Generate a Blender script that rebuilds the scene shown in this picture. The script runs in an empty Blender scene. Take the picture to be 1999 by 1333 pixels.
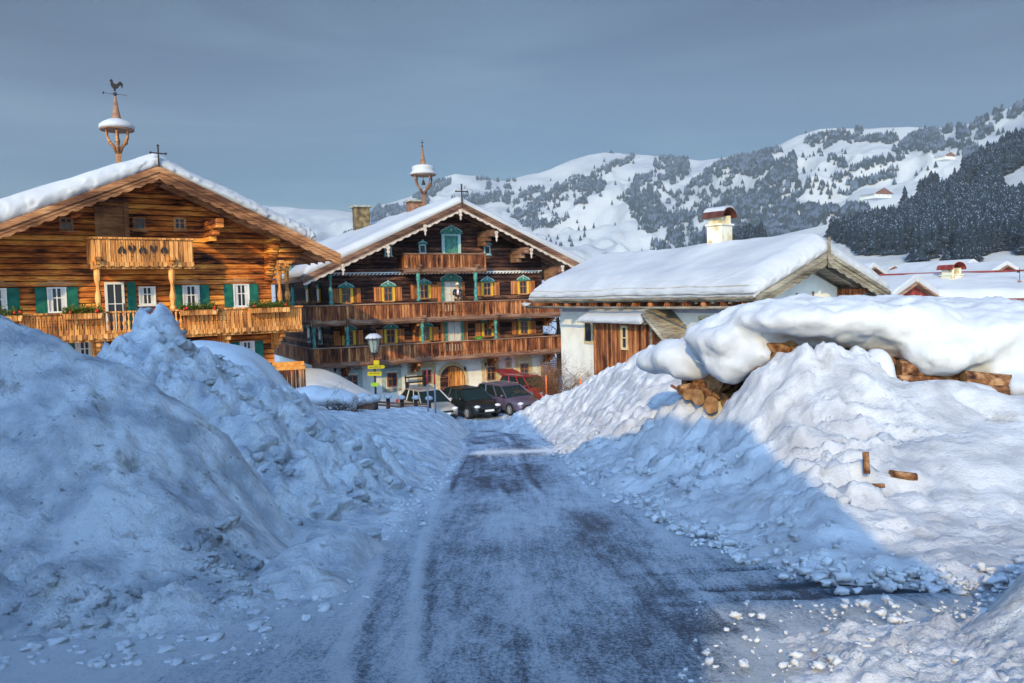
import bpy, bmesh, math, random
import numpy as np
from mathutils import Vector, Matrix
R = math.radians
random.seed(7); rng = np.random.default_rng(7)
SC = bpy.context.scene
COL = SC.collection

# ------------------------------------------------------------ camera
EYE = 1.7
PITCH, ROLL = R(3.367), R(-1.5)
cam_d = bpy.data.cameras.new('camera'); cam = bpy.data.objects.new('camera', cam_d); COL.objects.link(cam)
cam_d.sensor_width = 36; cam_d.lens = 28.0; cam_d.clip_start = .1; cam_d.clip_end = 20000
CM = Matrix.Rotation(R(90) - PITCH, 3, 'X') @ Matrix.Rotation(ROLL, 3, 'Z')
cam.matrix_world = Matrix.Translation((0, 0, EYE)) @ CM.to_4x4()
SC.camera = cam
F = 1999 * 28.0 / 36

# ------------------------------------------------------------ light
SUN_AZ, SUN_EL = R(14), R(25.5)          # azimuth: degrees to the left of straight behind the camera
TO_SUN = Vector((-math.sin(SUN_AZ) * math.cos(SUN_EL), -math.cos(SUN_AZ) * math.cos(SUN_EL), math.sin(SUN_EL)))
sd = bpy.data.lights.new('sun', 'SUN'); sd.energy = 3.9; sd.angle = R(0.5); sd.color = (1, .72, .27)
so = bpy.data.objects.new('sun', sd); COL.objects.link(so)
so.rotation_euler = TO_SUN.to_track_quat('Z', 'Y').to_euler()
W = bpy.data.worlds.new('World'); SC.world = W; W.use_nodes = True
wn = W.node_tree; wn.nodes.clear()
def wnode(t, **k):
    n = wn.nodes.new(t)
    for a, b in k.items(): setattr(n, a, b)
    return n
sky = wnode('ShaderNodeTexSky', sky_type='NISHITA', sun_disc=False)
sky.sun_elevation = SUN_EL; sky.sun_rotation = math.pi + SUN_AZ   # sun behind the camera
sky.air_density = 1.2; sky.dust_density = 1.2; sky.ozone_density = 2.0; sky.altitude = 900
wbg = wnode('ShaderNodeBackground'); wout = wnode('ShaderNodeOutputWorld')
tc = wnode('ShaderNodeTexCoord'); mp = wnode('ShaderNodeMapping')
mp.inputs['Scale'].default_value = (1.6, 1.0, 11.0); mp.inputs['Rotation'].default_value = (0, R(14), 0)
cn = wnode('ShaderNodeTexNoise'); cn.inputs['Scale'].default_value = 1.3; cn.inputs['Detail'].default_value = 8; cn.inputs['Distortion'].default_value = .6
cr = wnode('ShaderNodeValToRGB'); cr.color_ramp.elements[0].position = .46; cr.color_ramp.elements[1].position = .85
cr.color_ramp.elements[1].color = (.75, .75, .75, 1)
tint = wnode('ShaderNodeMix', data_type='RGBA', blend_type='MULTIPLY'); tint.inputs[0].default_value = 1
tint.inputs[7].default_value = (.82, .97, 1.12, 1)
cmix = wnode('ShaderNodeMix', data_type='RGBA'); cmix.inputs[7].default_value = (11, 11.5, 12, 1)
L = wn.links.new
L(tc.outputs['Generated'], mp.inputs[0]); L(mp.outputs[0], cn.inputs['Vector']); L(cn.outputs[0], cr.inputs[0])
L(sky.outputs[0], tint.inputs[6]); L(tint.outputs[2], cmix.inputs[6]); L(cr.outputs[0], cmix.inputs[0])
# the half of the sky round the sun is brighter (thin bright veil), the half ahead deeper
sv = wnode('ShaderNodeVectorMath', operation='DOT_PRODUCT'); L(tc.outputs['Generated'], sv.inputs[0]); sv.inputs[1].default_value = (-.35, -.85, .40)
sm = wnode('ShaderNodeMapRange', interpolation_type='SMOOTHSTEP'); sm.inputs[1].default_value = .25; sm.inputs[2].default_value = .97; sm.inputs[3].default_value = .78; sm.inputs[4].default_value = 5.6
L(sv.outputs['Value'], sm.inputs[0]); sc_ = wnode('ShaderNodeVectorMath', operation='SCALE'); L(cmix.outputs[2], sc_.inputs[0]); L(sm.outputs[0], sc_.inputs['Scale'])
bl_ = wnode('ShaderNodeMix', data_type='RGBA', blend_type='MULTIPLY'); bl_.inputs[0].default_value = 1; bl_.inputs[7].default_value = (.79, .91, .93, 1); L(sc_.outputs[0], bl_.inputs[6])
sz = wnode('ShaderNodeSeparateXYZ'); L(tc.outputs['Generated'], sz.inputs[0]); sx = wnode('ShaderNodeMath', operation='ABSOLUTE'); L(sz.outputs[0], sx.inputs[0])
s1 = wnode('ShaderNodeMath', operation='MULTIPLY_ADD'); L(sx.outputs[0], s1.inputs[0]); s1.inputs[1].default_value = .28; L(sz.outputs[2], s1.inputs[2])
gr_ = wnode('ShaderNodeValToRGB'); e_ = gr_.color_ramp.elements; e_.new(.5)
for i_, (p_, c_) in enumerate(((.04, (.90, 1.02, 1.0, 1)), (.20, (.60, .76, .84, 1)), (.42, (.17, .30, .44, 1)))): e_[i_].position = p_; e_[i_].color = c_
L(s1.outputs[0], gr_.inputs[0]); fw = wnode('ShaderNodeMapRange', interpolation_type='SMOOTHSTEP'); fw.inputs[1].default_value = .1; fw.inputs[2].default_value = .6; L(sz.outputs[1], fw.inputs[0])
gm = wnode('ShaderNodeMix', data_type='RGBA', blend_type='MULTIPLY'); L(fw.outputs[0], gm.inputs[0]); L(bl_.outputs[2], gm.inputs[6]); L(gr_.outputs[0], gm.inputs[7])
zr_ = wnode('ShaderNodeMapRange', interpolation_type='SMOOTHSTEP'); zr_.inputs[1].default_value = .48; zr_.inputs[2].default_value = .85; L(sz.outputs[2], zr_.inputs[0])
zm = wnode('ShaderNodeMix', data_type='RGBA', blend_type='MULTIPLY'); L(zr_.outputs[0], zm.inputs[0]); L(gm.outputs[2], zm.inputs[6]); zm.inputs[7].default_value = (1.9, 2.3, 2.7, 1)
L(zm.outputs[2], wbg.inputs[0]); wbg.inputs[1].default_value = .095; L(wbg.outputs[0], wout.inputs[0])
SC.view_settings.view_transform = 'Standard'; SC.view_settings.look = 'None'
SC.view_settings.exposure = -0.30; SC.view_settings.gamma = 1
SC.cycles.max_bounces = 6; SC.cycles.diffuse_bounces = 3; SC.cycles.volume_bounces = 0
SC.cycles.transmission_bounces = 4; SC.cycles.transparent_max_bounces = 8

# ------------------------------------------------------------ measuring helpers
def ray(u, v): return CM @ Vector(((u - 999.5) / F, -(v - 666.5) / F, -1))
def P(u, v, Y):
    d = ray(u, v); k = Y / d.y
    return Vector((d.x * k, Y, EYE + d.z * k))
SL, YF = .122, 37.2
def gz(x, y): return -SL * min(max(y, 0), YF)
def gzn(x, y): return -SL * np.clip(y, 0, YF)
def G(u, v):
    d = ray(u, v); d = d / d.y
    y = EYE / (-d.z - SL)
    if y > YF or y < 0: y = (EYE + SL * YF) / (-d.z)
    return Vector((d.x * y, y, EYE + d.z * y))
CMn = np.array(CM)
def proj(p):          # numpy Nx3 -> pixel
    q = (np.asarray(p) - np.array([0, 0, EYE])) @ CMn
    return 999.5 + F * q[:, 0] / -q[:, 2], 666.5 - F * q[:, 1] / -q[:, 2]

def _h(xi, yi, s):
    h = (xi.astype(np.int64) * 374761393 + yi.astype(np.int64) * 668265263 + s * 1442695041) & 0xffffffff
    h = ((h ^ (h >> 13)) * 1274126177) & 0xffffffff
    return ((h ^ (h >> 16)) & 0xffff) / 65535.0
def vn(x, y, s=0):
    x = np.asarray(x, float); y = np.asarray(y, float)
    xi = np.floor(x); yi = np.floor(y); fx = x - xi; fy = y - yi
    fx = fx * fx * fx * (fx * (fx * 6 - 15) + 10); fy = fy * fy * fy * (fy * (fy * 6 - 15) + 10)
    a = _h(xi, yi, s); b = _h(xi + 1, yi, s); c = _h(xi, yi + 1, s); d = _h(xi + 1, yi + 1, s)
    return (a + (b - a) * fx) * (1 - fy) + (c + (d - c) * fx) * fy
def fbm(x, y, o=4, s=0, g=.5):
    r = 0; a = 1; t = 0
    for i in range(o):
        r = r + a * (vn(x, y, s + i * 17) * 2 - 1); t += a; a *= g; x = x * 2.03 + 3.1; y = y * 2.01 + 1.7
    return r / t
class TPS:
    def __init__(s, pts, lam=.02):
        p = np.array(pts, float); s.c = p[:, :2]; n = len(p)
        K = s.k(s.c, s.c) + lam * np.eye(n); A = np.zeros((n + 3, n + 3))
        Q = np.c_[np.ones(n), s.c]; A[:n, :n] = K; A[:n, n:] = Q; A[n:, :n] = Q.T
        s.w = np.linalg.solve(A, np.r_[p[:, 2], 0, 0, 0])
    def k(s, a, b):
        r2 = ((a[:, None, :] - b[None, :, :]) ** 2).sum(-1)
        return .5 * r2 * np.log(r2 + 1e-9)
    def __call__(s, x, y):
        sh = x.shape; q = np.c_[x.ravel(), y.ravel()]; out = []
        for i in range(0, len(q), 20000):
            a = q[i:i + 20000]; out.append(s.k(a, s.c) @ s.w[:-3] + s.w[-3] + a @ s.w[-2:])
        return np.concatenate(out).reshape(sh)

# ------------------------------------------------------------ objects
def tag(o, label=None, cat=None, group=None, kind=None):
    if label: o['label'] = label
    if cat: o['category'] = cat
    if group: o['group'] = group
    if kind: o['kind'] = kind
    return o
def empty(name, loc, rz=0, parent=None):
    o = bpy.data.objects.new(name, None); COL.objects.link(o); o.empty_display_size = .3
    o.location = loc; o.rotation_euler = (0, 0, rz)
    if parent: o.parent = parent
    return o
def mesh_obj(name, verts, faces, mat, parent=None, smooth=False):
    me = bpy.data.meshes.new(name)
    if isinstance(verts, np.ndarray):
        verts = np.ascontiguousarray(verts, np.float32); faces = np.asarray(faces, np.int32)
        n = faces.shape[1]
        me.vertices.add(len(verts)); me.vertices.foreach_set('co', verts.ravel())
        me.loops.add(faces.size); me.loops.foreach_set('vertex_index', faces.ravel())
        me.polygons.add(len(faces)); me.polygons.foreach_set('loop_start', np.arange(0, faces.size, n, dtype=np.int32))
        me.polygons.foreach_set('loop_total', np.full(len(faces), n, np.int32))
        me.update(calc_edges=True); me.validate()
    else:
        me.from_pydata([tuple(v) for v in verts], [], faces); me.update()
    if mat is not None: me.materials.append(mat)
    if smooth: me.polygons.foreach_set('use_smooth', np.ones(len(me.polygons), bool))
    o = bpy.data.objects.new(name, me); COL.objects.link(o)
    if parent: o.parent = parent
    return o
def copy_tree(o, parent=None):
    c = o.copy(); COL.objects.link(c); c.parent = parent
    for ch in [x for x in o.children]: copy_tree(ch, c)
    return c
class MB:
    def __init__(s): s.v = []; s.f = []
    def add(s, v, f):
        b = len(s.v); s.v += [tuple(a) for a in v]; s.f += [tuple(b + i for i in q) for q in f]; return s
    def box(s, x0, x1, y0, y1, z0, z1):
        v = [(x0, y0, z0), (x1, y0, z0), (x1, y1, z0), (x0, y1, z0), (x0, y0, z1), (x1, y0, z1), (x1, y1, z1), (x0, y1, z1)]
        return s.add(v, [(0, 3, 2, 1), (4, 5, 6, 7), (0, 1, 5, 4), (1, 2, 6, 5), (2, 3, 7, 6), (3, 0, 4, 7)])
    def hexa(s, v): return s.add(v, [(0, 3, 2, 1), (4, 5, 6, 7), (0, 1, 5, 4), (1, 2, 6, 5), (2, 3, 7, 6), (3, 0, 4, 7)])
    def prism(s, poly, y0, y1):        # poly of (x,z)
        n = len(poly); v = [(a, y0, b) for a, b in poly] + [(a, y1, b) for a, b in poly]
        return s.add(v, [tuple(range(n)), tuple(range(2 * n - 1, n - 1, -1))] + [(i, i + n, (i + 1) % n + n, (i + 1) % n) for i in range(n)])
    def tube(s, pts, r, n=8, cap=True):
        pts = [Vector(p) for p in pts]; m = len(pts)
        rs = r if isinstance(r, (list, tuple)) else [r] * m
        v = []; up = None
        for i, p in enumerate(pts):
            t = (pts[min(i + 1, m - 1)] - pts[max(i - 1, 0)]).normalized()
            if up is None or abs(up.dot(t)) > .95: up = Vector((0, 0, 1)) if abs(t.z) < .9 else Vector((1, 0, 0))
            a = t.cross(up).normalized(); b = t.cross(a); up = -b if False else up
            for k in range(n):
                an = 2 * math.pi * k / n; v.append(p + (a * math.cos(an) + b * math.sin(an)) * rs[i])
        f = [(i * n + k, i * n + (k + 1) % n, (i + 1) * n + (k + 1) % n, (i + 1) * n + k) for i in range(m - 1) for k in range(n)]
        if cap: f += [tuple(range(n))[::-1], tuple((m - 1) * n + k for k in range(n))]
        return s.add(v, f)
    def lathe(s, prof, c=(0, 0, 0), n=16):
        v = []; m = len(prof)
        for r, z in prof:
            for k in range(n):
                an = 2 * math.pi * k / n; v.append((c[0] + r * math.cos(an), c[1] + r * math.sin(an), c[2] + z))
        f = [(i * n + k, i * n + (k + 1) % n, (i + 1) * n + (k + 1) % n, (i + 1) * n + k) for i in range(m - 1) for k in range(n)]
        f += [tuple(range(n))[::-1], tuple((m - 1) * n + k for k in range(n))]
        return s.add(v, f)
    def ball(s, c, r, n=8, m=6):
        rx, ry, rz = r if isinstance(r, (tuple, list)) else (r, r, r)
        v = [(c[0], c[1], c[2] - rz)]
        for i in range(1, m):
            ph = -math.pi / 2 + math.pi * i / m
            for k in range(n):
                an = 2 * math.pi * k / n
                v.append((c[0] + rx * math.cos(ph) * math.cos(an), c[1] + ry * math.cos(ph) * math.sin(an), c[2] + rz * math.sin(ph)))
        v.append((c[0], c[1], c[2] + rz)); e = len(v) - 1
        f = [(0, 1 + (k + 1) % n, 1 + k) for k in range(n)]
        for i in range(m - 2):
            f += [(1 + i * n + k, 1 + i * n + (k + 1) % n, 1 + (i + 1) * n + (k + 1) % n, 1 + (i + 1) * n + k) for k in range(n)]
        f += [(e, 1 + (m - 2) * n + k, 1 + (m - 2) * n + (k + 1) % n) for k in range(n)]
        return s.add(v, f)
    def build(s, name, mat, parent=None, smooth=False, bev=0):
        o = mesh_obj(name, s.v, s.f, mat, parent, smooth)
        if bev:
            b = o.modifiers.new('bevel', 'BEVEL'); b.width = bev; b.segments = 2; b.limit_method = 'ANGLE'
        return o

# ------------------------------------------------------------ materials
def mat(name, col, rough=.7, metal=0, spec=.3):
    m = bpy.data.materials.new(name); m.use_nodes = True
    b = m.node_tree.nodes['Principled BSDF']
    b.inputs['Base Color'].default_value = (*col, 1); b.inputs['Roughness'].default_value = rough
    b.inputs['Metallic'].default_value = metal; b.inputs['Specular IOR Level'].default_value = spec
    return m
def nodes(m):
    nt = m.node_tree
    def N(t, **k):
        n = nt.nodes.new(t)
        for a, b in k.items():
            if isinstance(a, str) and a.startswith('i_'): n.inputs[int(a[2:])].default_value = b
            else: setattr(n, a, b)
        return n
    return nt, N, nt.links.new, nt.nodes['Principled BSDF']
def ramp(N, stops):
    r = N('ShaderNodeValToRGB'); e = r.color_ramp.elements
    while len(e) < len(stops): e.new(.5)
    for i, (p, c) in enumerate(stops):
        e[i].position = p; e[i].color = (*c, 1) if len(c) == 3 else c
    return r
def coords(N, Lk, scale, rot=(0, 0, 0)):
    t = N('ShaderNodeTexCoord'); m = N('ShaderNodeMapping'); m.inputs['Scale'].default_value = scale; m.inputs['Rotation'].default_value = rot
    Lk(t.outputs['Object'], m.inputs[0]); return m.outputs[0]
def noisy(name, c1, c2, scale=(1, 1, 1), ns=4, rough=.8, bump=.1, bs=None, detail=6, lo=.35, hi=.65, spec=.2, metal=0, c3=None, dist=.02):
    m = mat(name, c1, rough, metal, spec); nt, N, Lk, B = nodes(m)
    co = coords(N, Lk, scale); n = N('ShaderNodeTexNoise'); n.inputs['Scale'].default_value = ns; n.inputs['Detail'].default_value = detail
    Lk(co, n.inputs['Vector'])
    r = ramp(N, [(lo, c1), (hi, c2)] if c3 is None else [(lo, c1), ((lo + hi) / 2, c2), (hi, c3)])
    Lk(n.outputs[0], r.inputs[0]); Lk(r.outputs[0], B.inputs['Base Color'])
    if bump:
        n2 = N('ShaderNodeTexNoise'); n2.inputs['Scale'].default_value = bs or ns * 3; n2.inputs['Detail'].default_value = 5
        Lk(co, n2.inputs['Vector']); bp = N('ShaderNodeBump'); bp.inputs['Strength'].default_value = bump; bp.inputs['Distance'].default_value = dist
        Lk(n2.outputs[0], bp.inputs['Height']); Lk(bp.outputs[0], B.inputs['Normal'])
    return m
def wood(name, dark, mid, light, horiz=True, board=.2, bump=.5, stain=.5, gap=.9):
    """boards or logs: grain stretched along the board, joints every `board` metres, per-board tone, weather stains"""
    m = mat(name, mid, .75, 0, .25); nt, N, Lk, B = nodes(m)
    t = N('ShaderNodeTexCoord'); sp = N('ShaderNodeSeparateXYZ'); Lk(t.outputs['Object'], sp.inputs[0])
    ax = sp.outputs[2] if horiz else None
    if not horiz:
        ad = N('ShaderNodeMath', operation='ADD'); Lk(sp.outputs[0], ad.inputs[0]); Lk(sp.outputs[1], ad.inputs[1]); ax = ad.outputs[0]
    dv = N('ShaderNodeMath', operation='DIVIDE', i_1=board); Lk(ax, dv.inputs[0])
    fl = N('ShaderNodeMath', operation='FLOOR'); Lk(dv.outputs[0], fl.inputs[0])
    fr = N('ShaderNodeMath', operation='FRACT'); Lk(dv.outputs[0], fr.inputs[0])
    wn_ = N('ShaderNodeTexWhiteNoise', noise_dimensions='1D'); Lk(fl.outputs[0], wn_.inputs['W'])
    mp = N('ShaderNodeMapping'); mp.inputs['Scale'].default_value = (1.2, 1.2, 14) if horiz else (14, 14, 1.2)
    Lk(t.outputs['Object'], mp.inputs[0])
    off = N('ShaderNodeVectorMath', operation='SCALE'); Lk(wn_.outputs['Color'], off.inputs[0]); off.inputs['Scale'].default_value = 30
    va = N('ShaderNodeVectorMath', operation='ADD'); Lk(mp.outputs[0], va.inputs[0]); Lk(off.outputs[0], va.inputs[1])
    g = N('ShaderNodeTexNoise'); g.inputs['Scale'].default_value = 1.6; g.inputs['Detail'].default_value = 8; g.inputs['Roughness'].default_value = .65
    Lk(va.outputs[0], g.inputs['Vector'])
    mp2 = N('ShaderNodeMapping'); mp2.inputs['Scale'].default_value = (.5, .5, 1.4) if horiz else (1.8, 1.8, .6); Lk(t.outputs['Object'], mp2.inputs[0])
    st = N('ShaderNodeTexNoise'); st.inputs['Scale'].default_value = 1.3; st.inputs['Detail'].default_value = 5; Lk(mp2.outputs[0], st.inputs['Vector'])
    # value = grain*.5 + board*.22 + stain
    m1 = N('ShaderNodeMath', operation='MULTIPLY', i_1=.62); Lk(g.outputs[0], m1.inputs[0])
    m2 = N('ShaderNodeMath', operation='MULTIPLY_ADD', i_1=.20); Lk(wn_.outputs['Value'], m2.inputs[0]); Lk(m1.outputs[0], m2.inputs[2])
    m3 = N('ShaderNodeMath', operation='MULTIPLY_ADD', i_1=stain); Lk(st.outputs[0], m3.inputs[0]); Lk(m2.outputs[0], m3.inputs[2])
    c = .41 + stain * .5
    r = ramp(N, [(max(0, c - .17), dark), (c, mid), (min(1, c + .17), light)]); Lk(m3.outputs[0], r.inputs[0])
    jt = N('ShaderNodeMath', operation='COMPARE', i_1=.5, i_2=.5 * gap); Lk(fr.outputs[0], jt.inputs[0])
    jm = N('ShaderNodeMix', data_type='RGBA'); Lk(jt.outputs[0], jm.inputs[0]); jm.inputs[6].default_value = tuple(x * .25 for x in dark) + (1,)
    Lk(r.outputs[0], jm.inputs[7]); Lk(jm.outputs[2], B.inputs['Base Color'])
    hb = N('ShaderNodeMath', operation='MULTIPLY_ADD', i_1=1.2); Lk(jt.outputs[0], hb.inputs[0]); Lk(g.outputs[0], hb.inputs[2])
    bp = N('ShaderNodeBump'); bp.inputs['Strength'].default_value = bump; bp.inputs['Distance'].default_value = .03
    Lk(hb.outputs[0], bp.inputs['Height']); Lk(bp.outputs[0], B.inputs['Normal'])
    return m
def snow_mat(name, c1=(.60, .61, .62), c2=(.50, .51, .54), ns=.9, bump=.35, bs=7, dist=.05, dirt=0, dirtc=(.25, .22, .17), dscale=2.5):
    m = mat(name, c1, .55, 0, .3); nt, N, Lk, B = nodes(m)
    co = coords(N, Lk, (1, 1, 1)); n = N('ShaderNodeTexNoise'); n.inputs['Scale'].default_value = ns; n.inputs['Detail'].default_value = 7
    Lk(co, n.inputs['Vector']); r = ramp(N, [(.35, c2), (.6, c1)]); Lk(n.outputs[0], r.inputs[0]); last = r.outputs[0]
    if dirt:
        d = N('ShaderNodeTexNoise'); d.inputs['Scale'].default_value = dscale; d.inputs['Detail'].default_value = 9; d.inputs['Roughness'].default_value = .7; Lk(co, d.inputs['Vector'])
        dr = ramp(N, [(.57, (0, 0, 0)), (.68, (dirt, dirt, dirt))]); Lk(d.outputs[0], dr.inputs[0])
        mx = N('ShaderNodeMix', data_type='RGBA'); Lk(dr.outputs[0], mx.inputs[0]); Lk(last, mx.inputs[6]); mx.inputs[7].default_value = (*dirtc, 1); last = mx.outputs[2]
    Lk(last, B.inputs['Base Color'])
    b1 = N('ShaderNodeTexNoise'); b1.inputs['Scale'].default_value = bs; b1.inputs['Detail'].default_value = 9; b1.inputs['Roughness'].default_value = .62; Lk(co, b1.inputs['Vector'])
    bp = N('ShaderNodeBump'); bp.inputs['Strength'].default_value = bump; bp.inputs['Distance'].default_value = dist
    Lk(b1.outputs[0], bp.inputs['Height'])
    b2 = N('ShaderNodeTexNoise'); b2.inputs['Scale'].default_value = 38; b2.inputs['Detail'].default_value = 4; b2.inputs['Roughness'].default_value = .7; Lk(co, b2.inputs['Vector'])
    bq = N('ShaderNodeBump'); bq.inputs['Strength'].default_value = min(1, bump * .9); bq.inputs['Distance'].default_value = .02
    Lk(b2.outputs[0], bq.inputs['Height']); Lk(bp.outputs[0], bq.inputs['Normal']); Lk(bq.outputs[0], B.inputs['Normal'])
    if dirt:
        s3 = N('ShaderNodeTexNoise'); s3.inputs['Scale'].default_value = 9; s3.inputs['Detail'].default_value = 3; Lk(co, s3.inputs['Vector'])
        r3 = ramp(N, [(.66, (0, 0, 0)), (.72, (dirt * .8,) * 3)]); Lk(s3.outputs[0], r3.inputs[0]); m3 = N('ShaderNodeMix', data_type='RGBA'); Lk(r3.outputs[0], m3.inputs[0]); Lk(last, m3.inputs[6]); m3.inputs[7].default_value = tuple(x * .5 for x in dirtc) + (1,); Lk(m3.outputs[2], B.inputs['Base Color'])
    return m
M = {}
M['snow'] = snow_mat('snow', bump=.3, bs=4, dist=.05)
M['snow_bank_sun'] = snow_mat('snow_bank_sun', c1=(.60, .60, .61), c2=(.40, .40, .42), ns=1.9, bump=.7, bs=4, dist=.09, dirt=.5, dscale=1.6)
M['snow_rough'] = snow_mat('snow_rough', c1=(.76,.77,.78), c2=(.44,.47,.53), ns=2.6, bump=1.0, bs=5, dist=.16, dirt=.55)
M['snow_dirty'] = snow_mat('snow_dirty', (.78, .79, .80), (.40, .43, .48), ns=2.2, bump=1.0, bs=5, dist=.17, dirt=.8, dirtc=(.16, .15, .13), dscale=1.8)
M['snow_roof'] = snow_mat('snow_roof', (.50, .50, .51), (.43, .43, .45), ns=.5, bump=.12, bs=3, dist=.06)
M['snow_far'] = snow_mat('snow_far', (.55, .54, .52), (.42, .42, .44), ns=.006, bump=.5, bs=.02, dist=12)
M['plaster'] = noisy('plaster', (.84, .83, .78), (.68, .67, .63), ns=1.6, bump=.15, rough=.9, lo=.4, hi=.75)
M['glass'] = mat('glass', (.03, .035, .05), .12, 0, .6)
M['iron'] = noisy('iron', (.03, .028, .03), (.07, .05, .045), ns=8, rough=.5, metal=.4)
# ============================================================ ground, road, snow piles
def grid_xy(x0, x1, y0, y1, dx, dy=None):
    nx = int((x1 - x0) / dx) + 1; ny = int((y1 - y0) / (dy or dx)) + 1
    return np.meshgrid(np.linspace(x0, x1, nx), np.linspace(y0, y1, ny))
def sheet(name, X, Y, Z, m, keep=None, smooth=True):
    ny, nx = X.shape; v = np.stack([X, Y, Z], -1).reshape(-1, 3)
    i = np.arange(ny * nx).reshape(ny, nx)
    q = np.stack([i[:-1, :-1], i[:-1, 1:], i[1:, 1:], i[1:, :-1]], -1)
    if keep is not None:
        k = keep[:-1, :-1] | keep[:-1, 1:] | keep[1:, 1:] | keep[1:, :-1]
        q = q[k]
    q = q.reshape(-1, 4); used, inv = np.unique(q, return_inverse=True)
    return mesh_obj(name, v[used], inv.reshape(-1, 4), m, None, smooth)

def gcoords():
    a = np.concatenate([np.linspace(-3000, -60, 40)[:-1], np.linspace(-60, 60, 241), np.linspace(60, 3000, 40)[1:]])
    b = np.concatenate([np.linspace(-120, -4, 24)[:-1], np.linspace(-4, 50, 271), np.linspace(50, 2600, 90)[1:]])
    return np.meshgrid(a, b)
X, Y = gcoords()
Z = gzn(X, Y) - .10 + .03 * fbm(X * .8, Y * .8, 3, 5) - np.clip((Y - 60) / 60, 0, 1) * 1.0
tag(sheet('ground', X, Y, Z, M['snow']), kind='structure')

# ---- road: packed snow over dark asphalt, worn through along the tyre lines
def road_mat():
    m = mat('packed_snow_road', (.5, .5, .5), .5, 0, .4); nt, N, Lk, B = nodes(m)
    t = N('ShaderNodeTexCoord')
    def nz(sc, ns, det=8, rot=0, rg=.6, ds=0):
        mp = N('ShaderNodeMapping'); mp.inputs['Scale'].default_value = sc; mp.inputs['Rotation'].default_value = (0, 0, rot); Lk(t.outputs['Object'], mp.inputs[0])
        n = N('ShaderNodeTexNoise'); n.inputs['Scale'].default_value = ns; n.inputs['Detail'].default_value = det; n.inputs['Roughness'].default_value = rg; n.inputs['Distortion'].default_value = ds
        Lk(mp.outputs[0], n.inputs['Vector']); return n.outputs[0]
    big = nz((1, .35, 1), .6, 5, .12, .6, .9); fine = nz((1.5, 1.0, 1), 26, 6, .1, .9); med = nz((2.2, .8, 1), 3.2, 8, .15, .7, .5); streak = nz((11, .6, 1), 1.2, 8, .12, .65, .4)
    at = N('ShaderNodeAttribute', attribute_name='wear_sun_strip')
    def mad(a, k, b=None):
        q = N('ShaderNodeMath', operation='MULTIPLY_ADD'); Lk(a, q.inputs[0]); q.inputs[1].default_value = k
        if b is None: q.inputs[2].default_value = 0
        else: Lk(b, q.inputs[2])
        return q.outputs[0]
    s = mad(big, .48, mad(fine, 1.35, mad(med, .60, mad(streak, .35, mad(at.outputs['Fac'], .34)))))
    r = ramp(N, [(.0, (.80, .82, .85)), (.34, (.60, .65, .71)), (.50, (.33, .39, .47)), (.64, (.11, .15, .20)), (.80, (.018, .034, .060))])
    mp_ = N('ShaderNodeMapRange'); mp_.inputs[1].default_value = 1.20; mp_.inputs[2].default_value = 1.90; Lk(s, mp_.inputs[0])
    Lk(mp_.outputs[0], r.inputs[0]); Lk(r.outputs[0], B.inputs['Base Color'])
    bp = N('ShaderNodeBump'); bp.inputs['Strength'].default_value = .9; bp.inputs['Distance'].default_value = .035; bp.invert = True
    Lk(s, bp.inputs['Height']); Lk(bp.outputs[0], B.inputs['Normal'])
    rr = N('ShaderNodeMapRange'); rr.inputs[1].default_value = 1.2; rr.inputs[2].default_value = 1.9; rr.inputs[3].default_value = .6; rr.inputs[4].default_value = .38
    Lk(s, rr.inputs[0]); Lk(rr.outputs[0], B.inputs['Roughness'])
    return m
M['road'] = road_mat()
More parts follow.
